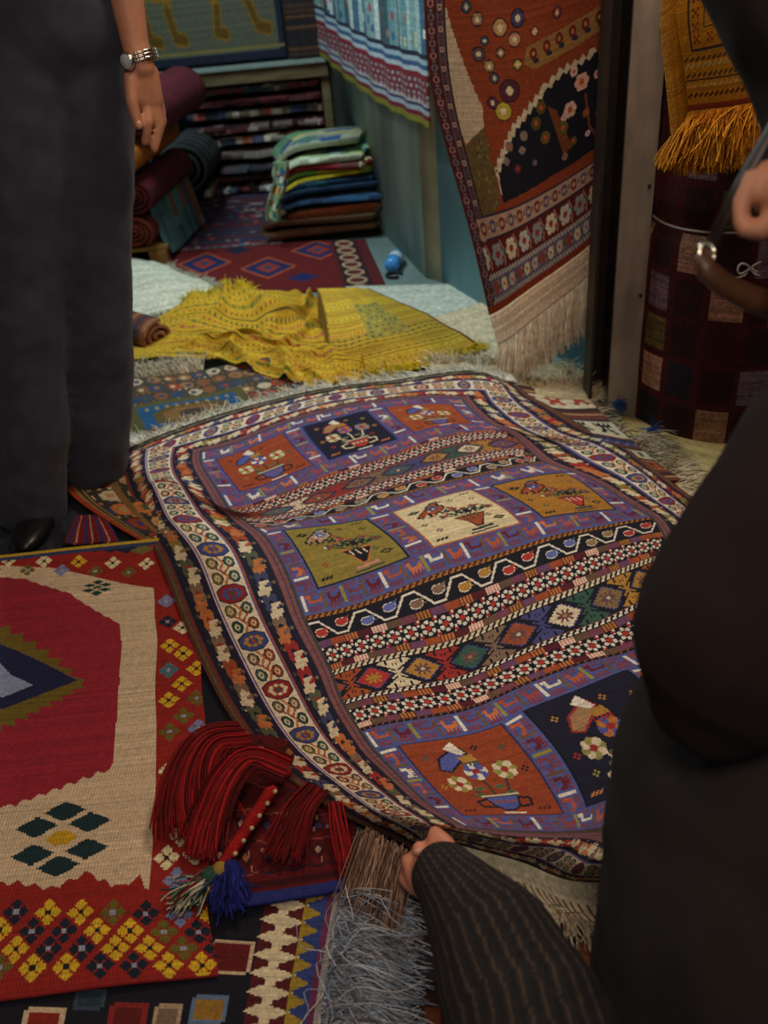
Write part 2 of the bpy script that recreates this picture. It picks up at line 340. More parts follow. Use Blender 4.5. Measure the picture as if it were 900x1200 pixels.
# ================================================================== THE MAIN CARPET
def zigzag_motif(cv, x, y, c):                                  # ragged cream leaf
    cv.bits(["....##..#", "..####.##", "#########", "########.", "##.####..", "#..##...."], x - 10, y - 8, 2.6, {'#': c})
def blob_flower(cv, x, y, c, e):
    for dx, dy in ((-5, -4), (5, -4), (-5, 4), (5, 4)): cv.ell(x + dx, y + dy, 5, 4, c)
    cv.rect(x - 3, y - 7, x + 3, y + 7, c); cv.ell(x, y, 2.6, 2.6, e)
def strip_leaf(n, wd, seed):                                    # n long, wd across
    c = Cv(n, wd, NAVY); pal = [ORNG, (70, 72, 110), OLIVE, RUST, (90, 96, 70), TAUPE, RED]; r = random.Random(seed); x = 8; k = 0
    while x < n:
        if k % 2 == 0: zigzag_motif(c, x, wd / 2 + (-1) ** (k // 2) * 2, CREAM if r.random() < .75 else ORNG); x += 12
        else:
            blob_flower(c, x + 4, wd / 2, r.choice(pal), r.choice([CREAM, NAVY, RED])); c.ell(x - 2, 4, 2, 2, (70, 80, 74)); c.ell(x + 9, wd - 4, 2, 2, TAUPE); x += 15
        k += 1
    return c
def strip_medal(n, wd, first, step):
    c = Cv(n, wd, (234, 220, 190)); k = 0; x = first - 10 * step
    h = wd / 2
    while x < n + step:
        k = int(round((x - first) / step)) % 2
        m = x + step / 2
        for sx_ in (-1, 1):
            for sy_ in (-1, 1):
                col = random.choice([OLIVE, GREEN, TAUPE, RUST, (70, 110, 96)]); ex, ey = m + sx_ * 8.5, h + sy_ * h * .52
                c.oct(ex, ey, 6.2, 6.4, BLACK); c.oct(ex, ey, 5, 5.2, col); c.oct(ex, ey, 3, 3, CREAM); c.ell(ex, ey, 1.6, 1.6, col)
        c.line([(m - 16, h - 3), (m - 8, h + 3), (m, h - 4), (m + 8, h + 3), (m + 16, h - 3)], 2.4, ORNG)
        c.line([(m - 4, h - 9), (m + 4, h), (m - 4, h + 9)], 2.0, RUST)
        bg = (62, 74, 140) if k == 0 else (150, 40, 44)
        c.oct(x, h, 9.8, h * .92, BLACK); c.oct(x, h, 8.8, h * .86, bg)
        pc = GOLD if k == 0 else random.choice([CREAM, (70, 84, 150)])
        for a in range(8):
            an = a * PI / 4; c.ell(x + 4.6 * math.cos(an), h + 9 * math.sin(an), 1.9, 2.8, pc)
        c.ell(x, h, 2.3, 2.3, RUST if k == 0 else GREEN)
        x += step
    return c
HOOK = ["..........", ".##.......", "###.....#.", ".##....##.", ".##...###.", ".########.", "..######..", "..#.#.#.#.", "..#.#.#.#."]
HOOK2 = ["###.......", "###.......", ".##......#", ".##.....##", ".#########", ".########.", "..........", "..........", ".........."]
def strip_key(n, wd, seed):
    c = Cv(n, wd, (80, 92, 158)); r = random.Random(seed); x = 2; k = 0
    bars = [WHITE, (120, 88, 66), (160, 146, 60), (110, 84, 70)]
    hk = [(196, 92, 52), (170, 66, 60), (216, 118, 66), (110, 32, 50), WHITE, (184, 84, 56), (130, 60, 80)]
    while x < n:
        c.rect(x, wd * .12, x + 3, wd * .86, bars[k % 4]); col = hk[(k * 3 + r.randrange(2)) % 7]
        for q in range(0, 12, 3): c.rect(x + 5 + q, wd * .66, x + 6.6 + q, wd * .92, (134, 60, 74)); c.rect(x + 5 + q, wd * .04, x + 6.6 + q, wd * .26, (124, 66, 96))
        c.bits(HOOK if k % 2 else HOOK2, x + 4, wd * .17, 1.6 if wd > 22 else 1.35, {'#': col}, flip=False); x += 19 if wd > 22 else 18; k += 1
    return c
def strip_flower(n, wd, sp):
    c = Cv(n, wd, BLACK); x = sp / 2; h = wd / 2
    while x < n:
        for a in range(6):
            an = a * PI / 3 + .5; ex, ey = x + math.cos(an) * sp * .3, h + math.sin(an) * h * .62
            c.ell(ex, ey, 1.9, 1.9, WHITE)
        for dx, dy in ((-.42, -.9), (.42, .9), (-.5, .55), (.5, -.55)): c.rect(x + dx * sp - 1, h + dy * h - 1.5, x + dx * sp + 1, h + dy * h + 1.5, WHITE)
        c.ell(x, h, 2.3, 2.5, (186, 50, 44)); c.ell(x + sp / 2, 2, 1.8, 2, (170, 46, 42)); c.ell(x + sp / 2, wd - 2, 1.8, 2, (170, 46, 42)); x += sp
    return c
def strip_blocks(n, wd, seed):
    c = Cv(n, wd, DKRED); pal = [(112, 70, 104), RUST, ORNG, (92, 30, 40), PINK, (108, 80, 62), (124, 66, 84), (180, 120, 50)]; x = 0; k = seed
    while x < n:
        L = 13; c.rect(x, 0, x + L, wd, pal[k % 8])
        if k % 8 in (2, 4, 7):
            for q in range(0, L, 3): c.rect(x + q, 0, x + q + 1, wd, DKRED if k % 8 != 4 else WHITE)
        x += L; k += 1
    return c
def strip_chain(n, wd, a, b):
    c = Cv(n, wd, a); c.rect(0, 0, n, 1, BROWN); c.rect(0, wd - 1, n, wd, BLACK)
    for x in range(0, n, 6): c.line([(x, wd - 2), (x + 3, 1.5)], 2.2, b)
    return c
def strip_vine(n, wd, sp, pal):
    c = Cv(n, wd, BLACK); pts = []; h = wd / 2; k = 0; x = 0
    while x < n + sp: pts += [(x, h + (h - 3) * (1 if k % 2 else -1)), (x + sp * .45, h + (h - 3) * (1 if k % 2 else -1))]; x += sp; k += 1
    c.line(pts, 1.9, WHITE)
    x = sp * .35; k = 0
    while x < n:
        y = h + (-.25 * h if k % 2 else .3 * h); col = pal[(k // 2) % len(pal)]
        c.ell(x, y, 6.2, 4.6, WHITE); c.ell(x, y, 5.4, 3.8, col); c.poly([(x + 2, y - 3), (x + 8.5, y - 5), (x + 5, y), (x + 9, y + 1), (x + 2, y + 3)], col); x += sp; k += 1
    return c
def strip_diamonds(n, wd, sp, cols, bg=BLACK):
    c = Cv(n, wd, bg); h = wd / 2; r = random.Random(5); x = -sp * .18; k = -1
    while x < n + sp:
        col = cols[k % len(cols)]; hc = [RUST, CREAM, RED, TAUPE, (70, 74, 130), GREEN, GOLD][k % 7]
        m = x - sp / 2
        c.dia(m, h * .15, sp * .34, h * .62, hc); c.dia(m, wd - h * .15, sp * .34, h * .62, hc)                       # hooked filler between
        for q in (-7, 7): c.rect(m + q - 1, 0, m + q + 1, h * .35, bg); c.rect(m + q - 1, wd - h * .35, m + q + 1, wd, bg)
        c.ell(m, h * .35, 2, 2, bg); c.ell(m, wd - h * .35, 2, 2, bg); c.rect(m - 1, 2, m + 1, wd - 2, hc); c.line([(m - 6, h * .7), (m, h), (m + 6, h * .7)], 1.8, hc); c.line([(m - 6, wd - h * .7), (m, h), (m + 6, wd - h * .7)], 1.8, hc)
        steps = 6
        for rr, cc in ((1.0, BLACK), (.9, (62, 66, 130)), (.8, col)):
            for q in range(steps):
                u = (q + .5) / steps * 1.0; c.rect(x - sp * .44 * rr * (1 - u) - 1.2, h - h * .93 * rr * u - .5, x + sp * .44 * rr * (1 - u) + 1.2, h + h * .93 * rr * u + .5, cc)
        sc = RED if col == GREEN else (110, 74, 80) if col != (186, 52, 48) else GOLD
        for a in range(8): an = a * PI / 4; c.line([(x, h), (x + 7 * math.cos(an), h + 6 * math.sin(an))], 2.0, sc)
        c.ell(x, h, 1.8, 1.8, CREAM if k % 2 else GOLD); x += sp; k += 1
    return c
def small_flower(c, x, y, r, a, b, mid=RED):
    for k in range(8):
        an = k * PI / 4; c.ell(x + r * .62 * math.cos(an), y + r * .62 * math.sin(an), r * .36, r * .36, BLACK if k % 1 else a if k % 2 else b)
    c.ell(x, y, r * .3, r * .3, mid)
def panel(c, x0, y0, w_, h_, bg, kind, edge):
    c.rect(x0, y0, x0 + w_, y0 + h_, edge); c.rect(x0 + 1.5, y0 + 1.5, x0 + w_ - 1.5, y0 + h_ - 1.5, bg)
    X = lambda u: x0 + u * w_; Y = lambda v: y0 + v * h_
    dk = BLACK if bg not in ((30, 28, 50),) else (120, 60, 40)
    S = ["..##.##.##", ".##.##.##.", "##.##.##.."]
    ln = {'rust': (92, 36, 24), 'navy': (196, 120, 70)}.get(kind, BLACK)
    c.bits(S, X(.08), Y(.88), 1.3, {'#': ln}); c.bits(S, X(.78), Y(.06 if kind in ('olive', 'cream', 'ochre') else .88), 1.3, {'#': ln})
    if kind in ('olive', 'cream', 'ochre'): c.dia(X(.16), Y(.2), 7, 4, BLACK); c.dia(X(.16), Y(.2), 4, 2, OLIVE); c.dia(X(.85), Y(.78), 7, 4, BLACK); c.dia(X(.85), Y(.78), 4, 2, OLIVE)
    for u, v in ((.17, .2), (.84, .24), (.12, .55), (.9, .5), (.2, .74), (.78, .68), (.62, .16)):
        q = random.choice([RED, GREEN, BLACK, GOLD]) if bg != (30, 28, 50) else random.choice([RED, GOLD, (150, 150, 60)])
        for dx, dy in ((-2, 0), (2, 0), (0, -2), (0, 2)): c.rect(X(u) + dx - 1, Y(v) + dy - 1, X(u) + dx + 1, Y(v) + dy + 1, q)
    if kind in ('rust', 'navy'):
        fc = [(CREAM, (158, 142, 60)), (BLUE, WHITE), (CREAM, (150, 150, 70))] if kind == 'rust' else [(CREAM, (160, 150, 80)), (ORNG, BLUE), (GOLD, (98, 110, 170))]
        # stems and vase
        for u, v in ((.32, .55), (.5, .44), (.72, .46)): c.line([(X(.52), Y(.78)), (X(u * .7 + .16), Y(.66)), (X(u), Y(v))], 2.0, (70, 60, 46) if kind == 'rust' else CREAM)
        for u, v, du in ((.42, .62, -1), (.6, .62, 1), (.38, .7, -1), (.66, .7, 1)): c.ell(X(u), Y(v), 4.4, 2.4, (120, 116, 60)); c.ell(X(u), Y(v), 2.8, 1.2, GREEN)
        vc = BLUE if kind == 'rust' else (176, 60, 50)
        c.poly([(X(.38), Y(.72)), (X(.7), Y(.72)), (X(.66), Y(.86)), (X(.58), Y(.92)), (X(.48), Y(.92)), (X(.42), Y(.86))], BLACK)
        c.poly([(X(.40), Y(.735)), (X(.68), Y(.735)), (X(.64), Y(.855)), (X(.57), Y(.905)), (X(.49), Y(.905)), (X(.44), Y(.85))], vc)
        c.line([(X(.38), Y(.72)), (X(.70), Y(.72))], 2, CREAM); c.line([(X(.46), Y(.955)), (X(.64), Y(.955))], 2.2, WHITE)
        for sgn in (-1, 1): c.line([(X(.54 + sgn * .15), Y(.76)), (X(.54 + sgn * .24), Y(.78)), (X(.54 + sgn * .22), Y(.86)), (X(.54 + sgn * .11), Y(.87))], 2.2, BLACK if kind == 'rust' else CREAM)
        for q in range(4): c.ell(X(.46 + q * .055), Y(.80), 1.6, 1.6, RUST if kind == 'rust' else CREAM)
        for (u, v), (a, b) in zip(((.28, .54), (.5, .42), (.74, .46)), fc): small_flower(c, X(u), Y(v), 9.5, a, b)
        # bird
        bb = BLUE if kind == 'rust' else (170, 130, 90)
        c.poly([(X(.2), Y(.36)), (X(.26), Y(.22)), (X(.4), Y(.14)), (X(.5), Y(.12)), (X(.54), Y(.22)), (X(.44), Y(.30)), (X(.3), Y(.40))], BLACK if kind == 'rust' else RED)
        c.poly([(X(.22), Y(.35)), (X(.28), Y(.23)), (X(.4), Y(.165)), (X(.49), Y(.14)), (X(.51), Y(.21)), (X(.43), Y(.28)), (X(.3), Y(.38))], bb)
        c.poly([(X(.36), Y(.12)), (X(.46), Y(.05)), (X(.52), Y(.2)), (X(.47), Y(.22))], WHITE); c.poly([(X(.42), Y(.24)), (X(.56), Y(.22)), (X(.58), Y(.3)), (X(.46), Y(.31))], GOLD)
        for q in range(5): c.rect(X(.42 + q * .035), Y(.3), X(.42 + q * .035) + 1.5, Y(.345), GREEN if kind == 'rust' else RED)
    else:
        e = BLACK
        vc = BLACK if kind == 'olive' else RUST if kind == 'cream' else (190, 54, 50)
        c.poly([(X(.42), Y(.6)), (X(.78), Y(.6)), (X(.70), Y(.74)), (X(.64), Y(.86)), (X(.56), Y(.86)), (X(.52), Y(.74))], ORNG if kind == 'olive' else e)
        c.poly([(X(.44), Y(.62)), (X(.76), Y(.62)), (X(.69), Y(.73)), (X(.62), Y(.84)), (X(.58), Y(.84)), (X(.53), Y(.73))], vc)
        for q in range(3): c.line([(X(.52 + q * .07), Y(.64)), (X(.54 + q * .07), Y(.71))], 1.8, CREAM if kind != 'cream' else GREEN); 
        c.line([(X(.5), Y(.90)), (X(.72), Y(.88))], 3.4, PINK if kind == 'olive' else (50, 66, 72)); c.line([(X(.46), Y(.95)), (X(.76), Y(.93))], 2, (60, 70, 70))
        for u, v in ((.34, .5), (.52, .38), (.74, .42), (.86, .5)): c.line([(X(.6), Y(.62)), (X(u), Y(v))], 1.6, (60, 66, 50)); c.dia(X(u), Y(v), 6, 4.4, GREEN); c.dia(X(u) + 2, Y(v), 3.4, 2.4, RED); c.ell(X(u) - 3, Y(v), 1.8, 1.8, CREAM)
        pb = {'K': BLACK, 'A': {'olive': (186, 156, 124), 'cream': (176, 84, 40), 'ochre': (168, 76, 44)}[kind], 'B': {'olive': (110, 116, 160), 'cream': (84, 84, 120), 'ochre': (62, 74, 140)}[kind], 'W': WHITE, 'G': GREEN, 'R': (190, 70, 50)}
        c.bits(["........GGGG...", ".......GGAAKK..", "......KAAAK....", ".....KBBBAK....", "....KABBBBAK...", "...KAABWBBAK...", "..KAAWBBBAAK...", ".KARAAAAAAK.R..", "KAAAKRAAAK.GRG.", "KAK.KAAKK.K.G..", ".K..K.K.GKGK...", "...GRG..K.K...."], x0 + 12, y0 + 8, 2.7, pb)
        c.bits(["...R......R....", "..RGR.RR.GRGR..", "R..G.KGGK.G..G.", "GG.KG.KK.GK.GRG", ".KKGKKKKKKGKKG.", "..G.K.KK.K.G..."], x0 + 36, y0 + 34, 2.9, pb)
CW, CH = 622, 900
mc = Cv(CW, CH, BROWN)
# outer guards all round, then nested frames
for i, col in enumerate([(96, 58, 46), (120, 62, 44), (92, 46, 44), (70, 44, 44), (120, 96, 60), (60, 46, 40), (140, 116, 66), (60, 46, 40), (120, 96, 60), (70, 40, 40), (150, 52, 56), (150, 52, 56), (50, 36, 40), (104, 66, 60), BLACK, BLACK]):
    mc.rect(i, i * .35, CW - i, CH - i * .35, col)
mc.rect(16, 5, CW - 16, CH - 5, NAVY)
A1 = strip_leaf(CH, 30, 1); A2 = strip_leaf(CH, 30, 2); M1 = strip_medal(CH, 38, 411, 52)
mc.paste(A1, 16, 0, tr=True); mc.paste(A2, CW - 46, 0, tr=True, fx=True)
mc.rect(46, 5, 50, CH, (120, 92, 150)); mc.rect(47, 5, 48, CH, WHITE); mc.paste(M1, 50, 0, tr=True); mc.rect(88, 5, 92, CH, (110, 96, 160)); mc.rect(90, 5, 92, CH, RUST)
mc.paste(M1, CW - 88, 0, tr=True, fx=True); mc.rect(CW - 92, 5, CW - 88, CH, (110, 96, 160)); mc.rect(CW - 50, 5, CW - 46, CH, (120, 92, 150))
mc.paste(strip_leaf(CH, 30, 3), 92, 0, tr=True); mc.paste(strip_leaf(CH, 30, 4), CW - 122, 0, tr=True, fx=True)
top = Cv(CW, 108, NAVY)
top.paste(strip_leaf(CW - 32, 27, 5), 16, 4); top.rect(46, 31, CW - 46, 34, (120, 92, 150)); top.paste(strip_medal(CW - 92, 34, 95, 60), 46, 34)
top.rect(80, 68, CW - 80, 71, (110, 96, 160)); top.paste(strip_leaf(CW - 184, 27, 6), 92, 71)
top.rect(0, 0, CW, 3, (60, 44, 44)); msk = np.ones((108, CW), bool)
for y in range(108):
    m_ = int(16 + y * 1.1) if y < 108 else 0; msk[y, :m_] = False; msk[y, CW - m_:] = False
mc.a[:108][msk] = top.a[msk]; bot = top.a[::-1]; mb_ = msk[::-1]; mc.a[CH - 108:][mb_] = bot[mb_]
for i, col in enumerate([(104, 66, 74), (126, 88, 96), (150, 84, 60), (150, 84, 60), (112, 84, 110), (112, 84, 110), (90, 54, 60), (140, 74, 56), (150, 84, 60), (108, 84, 110), (108, 84, 110), (80, 44, 50), (50, 84, 60), (90, 60, 54)]):
    mc.rect(122 + i, 96 + i * .85, CW - 122 - i, CH - 96 - i * .85, col)
mc.rect(136, 108, 486, 789, (80, 92, 158))
def key_row(y, kinds, seed):
    mc.paste(strip_key(350, 26, seed), 136, y); k2 = strip_key(350, 26, seed + 1); mc.paste(k2, 136, y + 118, fy=False)
    for i in range(4): mc.paste(strip_key(92, 20, seed + 3 + i), 136 + 110 * i, y + 26, tr=True)
    for i, (bg, kd, eg) in enumerate(kinds): panel(mc, 156 + 110 * i, y + 26, 90, 92, bg, kd, eg)
NV = (30, 28, 50)
key_row(108, [((162, 70, 34), 'rust', (70, 50, 110)), (NV, 'navy', (60, 60, 120)), ((166, 78, 40), 'rust', (70, 50, 110))], 11)
key_row(364, [((150, 132, 54), 'olive', (30, 34, 50)), ((226, 208, 162), 'cream', (176, 90, 50)), ((178, 122, 44), 'ochre', (34, 34, 40))], 31)
key_row(645, [((158, 66, 32), 'rust', (60, 50, 90)), (NV, 'navy', (20, 20, 34)), ((166, 78, 40), 'rust', (60, 50, 90))], 51)
def bands(y, lst):
    for st in lst: mc.paste(st, 136, y); y += st.h
    return y
VP = [(186, 56, 48), (96, 110, 180), TAUPE, GOLD, (186, 56, 48), (96, 110, 180), (150, 124, 80)]
DC = [(186, 52, 48), GOLD, (50, 96, 76), (160, 78, 44), CREAM, (140, 110, 70), (176, 130, 50), RUST]
bands(252, [strip_blocks(350, 5, 1), strip_chain(350, 6, PINK, DKRED), strip_flower(350, 16, 15), strip_chain(350, 5, PURP, RUST), strip_diamonds(350, 28, 48, [(90, 120, 120), RUST, TAUPE, (60, 100, 110), GOLD, CREAM, (120, 84, 110), RED], (96, 66, 70)),
            strip_chain(350, 5, PINK, PURP), strip_flower(350, 16, 15), strip_blocks(350, 6, 3), strip_vine(350, 19, 22, VP), strip_chain(350, 6, (150, 104, 50), BROWN)])
bands(508, [strip_chain(350, 6, (176, 122, 50), DKRED), strip_vine(350, 22, 22, VP), strip_blocks(350, 7, 0), strip_flower(350, 18, 15), strip_blocks(350, 6, 2), strip_chain(350, 7, CREAM, BLACK),
            strip_diamonds(350, 31, 44, DC), strip_chain(350, 6, WHITE, BLACK), strip_blocks(350, 7, 5), strip_flower(350, 17, 15), strip_blocks(350, 6, 4), strip_chain(350, 4, RUST, BLACK)])
g_ = mc.a.mean(-1, keepdims=True); mc.a = g_ + (mc.a - g_) * .93; mc.a *= np.array([1.0, .97, .96])
mc.wear(0.05, 3)
ZT = ([0, 100, 250, 345, 400, 500, 600, 660, 720, 790, 830, 900], [.085, .09, .08, .045, .075, .065, .05, .05, .085, .14, .13, .045])
def zc(s, t, lift=0.0):
    z = float(np.interp(t, *ZT))
    if s < 60: z = max(0.02, z * (0.45 + 0.55 * s / 60))
    if s > 560: z = max(0.03, z * (1 - 0.3 * (s - 560) / 62))
    return z + lift
MCP = [  # s, t, px, py
 (156,134,253,537),(246,134,333,507),(246,226,368,545),(156,226,280,577),(266,134,353,500),(356,134,430,480),(356,226,468,515),(266,226,385,540),
 (376,134,450,477),(466,134,530,473),(466,226,557,497),(376,226,485,508),
 (156,390,331,622),(246,390,430,607),(246,482,481,653),(156,482,372,691),(266,390,458,600),(356,390,552,573),(356,482,612,613),(266,482,507,643),
 (376,390,574,569),(466,390,660,554),(466,482,723,596),(376,482,636,607),
 (156,671,465,873),(246,671,588,847),(246,763,662,952),(156,763,543,957),(266,671,612,833),(356,671,735,785),(266,763,687,945),
 (136,508,357,722),(486,508,762,604),(136,560,386,779),(259,560,540,736),(486,560,783,642),(136,600,400,816),(258,600,552,781),(486,600,800,676),(136,645,424,856),(222,645,540,833),(368,645,729,767),
 (136,252,268,594),(486,252,592,505),(136,364,301,620),(486,364,640,543),(266,252,396,551),(266,364,444,588),
 (69,411,250,643),(69,359,217,607),(69,307,206,587),(69,255,193,562),(69,463,272,697),(69,515,297,751),(69,567,326,808),(69,619,358,861),(69,671,398,901),(69,723,435,931),(69,780,466,954),
 (129,668,432,880),(129,735,491,938),(129,763,518,956),
 (0,0,137,535),(60,0,185,514),(150,0,262,487),(240,0,333,468),(330,0,400,455),(420,0,470,447),(520,0,553,437),(622,0,607,452),
 (0,120,141,560),(0,220,152,590),(0,320,163,618),(0,411,186,656),(0,463,208,712),(0,530,238,781),(0,600,272,843),(0,671,322,900),(0,740,372,938),(0,800,424,966),(0,860,474,990),
 (553,105,590,470),(553,170,617,492),(553,250,650,512),(553,325,688,525),(553,395,737,552),(553,455,778,585),
 (622,150,650,480),(622,300,709,510),(622,400,757,542),(622,470,800,575),
 (466,671,880,738),(356,763,808,915),(466,763,945,878),(622,600,930,655),(622,680,1010,715),(622,760,1075,785),(622,900,1130,900),(486,789,965,900),
 (246,789,672,972),(136,789,545,968),(356,789,745,968),(180,789,590,973),
 (136,900,543,992),(246,900,620,1012),(356,900,706,1034),(60,900,500,990)]
mctrl = []
for s_, t_, px, py in MCP:
    p = on_z(px, py, zc(s_, t_)); mctrl.append((s_ / CW, t_ / CH, *p))
PM = tps_grid(mctrl, CH, CW, 0.69, 1.0, lam=2e-5)
if True:  # tame the unseen far side beyond the last guides, keep it above the floor
    PM[..., 2] = np.clip(PM[..., 2], 0.02, 0.2)
PM[..., 2] += 0.0035 * vnoise(CH + 1, CW + 1, (14, 10), 5) * np.minimum(1, np.arange(CH + 1)[:, None] / 60)
root = empty('vase_carpet', on_z(480, 700, 0), 'large unfolded wool carpet with rows of vase-and-bird panels across the middle', 'carpet')
field = grid_mesh('carpet_field', PM, mc.a, WOVEN, root, th=0.006, k=10, edge=(110, 60, 44), back=(120, 92, 84))
FRC = [(226, 214, 192), (206, 196, 178), (238, 228, 208)]
e0 = PM[0, ::4]; dn = (PM[0] - PM[3])[::4]; dn[:, 2] = 0; dn /= np.linalg.norm(dn, axis=1, keepdims=True)
Bf = np.stack([e0 + dn * (.022 * f) + np.array([0, 0, -.006 * f * f]) for f in np.linspace(1, 0, 8)], 0)
grid_mesh('far_end_band', Bf, Cv(Bf.shape[1] - 1, 7, (186, 186, 166)).wear(.1), WOVEN_SOFT, root, th=.004, back=(180, 170, 150))
p, d = edge_pts(Bf, 0, 4200, 1); q_ = np.random.default_rng(4).random((4200, 1)); p = p - d * .028 * q_ + [0, 0, .004]
d = d * 0.75 + np.array([-0.35, 0.15, 0.0])
tag(strands('far_fringe', p, d, 0.065, 0.0013, WOVEN_SOFT, root, jit=0.32, sag=.5, floor=0.074, curl=1.0, cols=[(200, 196, 180), (214, 208, 190), (180, 182, 172), (222, 212, 192)], seed=2), 'tangled off-white fringe')
# near end: cream woven band hanging from the edge, then its fringe
e0 = PM[-1, 100:420:4]; B = np.stack([e0 + np.array([0, -0.001, 0]) - np.array([0.0, 0.02, 0.03]) * f + np.array([0.012, -0.012, 0]) * f * f for f in np.linspace(0, 1.4, 12)], 0)
B[..., 2] = np.maximum(B[..., 2], 0.012)
bc = Cv(B.shape[1] - 1, 11, (206, 196, 168)); 
for x in range(0, bc.w, 3): bc.rect(x, 6, x + 1, 11, (120, 84, 60))
grid_mesh('end_band', B, bc.wear(.08), WOVEN_SOFT, root, th=0.003, back=(180, 170, 150))
p, d = edge_pts(B, 1, 380, 3)
tag(strands('near_fringe', p, np.tile([0.1, -0.5, -0.4], (380, 1)), 0.09, 0.0013, WOVEN_SOFT, root, jit=0.25, sag=1.2, floor=0.01, cols=[(206, 196, 176), (190, 176, 150), (150, 120, 92)], seed=4), 'cream and brown near fringe')
# corner tuft of pale threads at the far left corner
p = np.tile(PM[4, 2], (26, 1)) + RNG.normal(0, .004, (26, 3)); v = on_z(82, 526, 0.05) - PM[4, 2]; v /= np.linalg.norm(v)
strands('corner_tuft', p, np.tile(v, (26, 1)), 0.135, 0.0011, WOVEN_SOFT, root, jit=0.05, sag=0.15, curl=0.15, cols=FRC, seed=5, kind='stuff', lenvar=.2)
# tan fringe hanging from under the lifted near-left corner
f_ = np.sort(RNG.random(420))[:, None]; a_, b_ = on_z(424, 972, .10), on_z(482, 1004, .115); p = a_ * (1 - f_) + b_ * f_ + RNG.normal(0, .004, (420, 3))
v = (on_z(425, 1062, .03) - on_z(447, 985, .10)); v /= np.linalg.norm(v)
tag(strands('side_fringe', p, np.tile(v, (420, 1)), 0.12, 0.0011, WOVEN_SOFT, root, jit=0.07, sag=0.3, floor=0.02, curl=0.3, cols=[(176, 136, 112), (196, 160, 136), (140, 104, 84), (96, 74, 64)], seed=6, lenvar=.2), 'tan side fringe')
# ================================================================== THE OTHER RUGS
def quad_grid(pts4, H, W, zf=None, amp=0.0, cells=(5, 5), seed=0, extra=()):
    """pts4: far-left, far-right, near-right, near-left world points, extra: (s,t,x,y,z)"""
    ctrl = [(0, 0, *pts4[0]), (1, 0, *pts4[1]), (1, 1, *pts4[2]), (0, 1, *pts4[3])] + list(extra)
    P = tps_grid(ctrl, H, W)
    if amp: P[..., 2] += amp * vnoise(H + 1, W + 1, cells, seed)
    P[..., 2] = np.maximum(P[..., 2], 0.008); return P
def simple_rug(name, label, cat, P, cv, th=0.006, edge=None, back=None, m=WOVEN, group=None, part='rug_field', k=3):
    c = P[P.shape[0] // 2, P.shape[1] // 2]; e = empty(name, (c[0], c[1], 0), label, cat, group)
    grid_mesh(part, P, cv.wear(.06, 1), m, e, th=th, k=k, edge=edge, back=back); return e
# ---- left: big red and cream kilim. Drawn in its own frame: u to the right, v towards us, 2.2 mm per knot
KO = on_z(-330, 655, 0.016); kx = on_z(240, 1135, 0.016) - on_z(-40, 1163, 0.016); kx /= np.linalg.norm(kx)
ky = on_z(211, 1140, 0.016) - on_z(205, 680, 0.016); ky /= np.linalg.norm(ky); KI = np.linalg.inv(np.array([kx[:2], ky[:2]]).T)
KO = on_z(240, 637, 0.016) - kx * 1.02
KS = 0.0024
def kuv(px, py):
    p = KI @ (on_z(px, py, 0.022) - KO)[:2]; return (float(p[0]) / KS, float(p[1]) / KS)
def kp(*pts): return [kuv(a, b) for a, b in pts]
KW = int(kuv(240, 900)[0]); KH = int(kuv(150, 1158)[1])
kc = Cv(KW, KH, (144, 34, 29))
KCREAM = (204, 178, 146); KRED = (148, 36, 50)
def stair(pts, st=4, amp=3):                                    # stepped, saw-like outline as kilim weaving gives
    out = []
    for (x0, y0), (x1, y1) in zip(pts[:-1], pts[1:]):
        n = max(2, int(math.hypot(x1 - x0, y1 - y0) / st))
        for i in range(n):
            f = i / n; out.append((x0 + (x1 - x0) * f, y0 + (y1 - y0) * f + (amp if i % 2 else -amp)))
    return out + [pts[-1]]
xr = kuv(180, 870)[0]
kc.poly(kp((-330, 660), (60, 668), (182, 690)) + [(xr, kuv(183, 700)[1])] + stair([(xr, kuv(180, 1045)[1]), kuv(165, 1028), kuv(140, 1040), kuv(100, 1025), kuv(60, 1042), kuv(20, 1035), kuv(-60, 1040), kuv(-330, 1030)], 5, 2), KCREAM)
kc.poly(stair(kp((-330, 690), (-60, 672), (30, 682), (85, 700), (140, 732)), 6, 1) + kp((138, 800), (128, 903)) + stair(kp((128, 903), (60, 930), (0, 952), (-60, 965), (-330, 960)), 5, 2), KRED)
mx = [kuv(92, 805), kuv(0, 738), kuv(-110, 730), kuv(-200, 805), kuv(-110, 870), kuv(0, 850)]
cx_, cy_ = kuv(-55, 803)
def tooth_ring(pts, k, c, amp):
    P_ = [(cx_ + (x - cx_) * k, cy_ + (y - cy_) * k) for x, y in pts]; out = []
    for (x0, y0), (x1, y1) in zip(P_, P_[1:] + P_[:1]):
        n = 7
        for i in range(n):
            for f, g in ((i / n, 0), ((i + .55) / n, 1)):
                x, y = x0 + (x1 - x0) * f, y0 + (y1 - y0) * f; dx, dy = x - cx_, y - cy_; L = math.hypot(dx, dy); out.append((x + dx / L * amp * g, y + dy / L * amp * g))
    kc.poly(out, c)
tooth_ring(mx, 1.0, (110, 92, 32), 9)
kc.poly([(cx_ + (x - cx_) * .97, cy_ + (y - cy_) * .68) for x, y in mx], (32, 34, 70))
kc.poly(kp((36, 806), (10, 795), (-15, 770), (-60, 765), (-110, 800), (-60, 815), (0, 820)), (140, 150, 180))
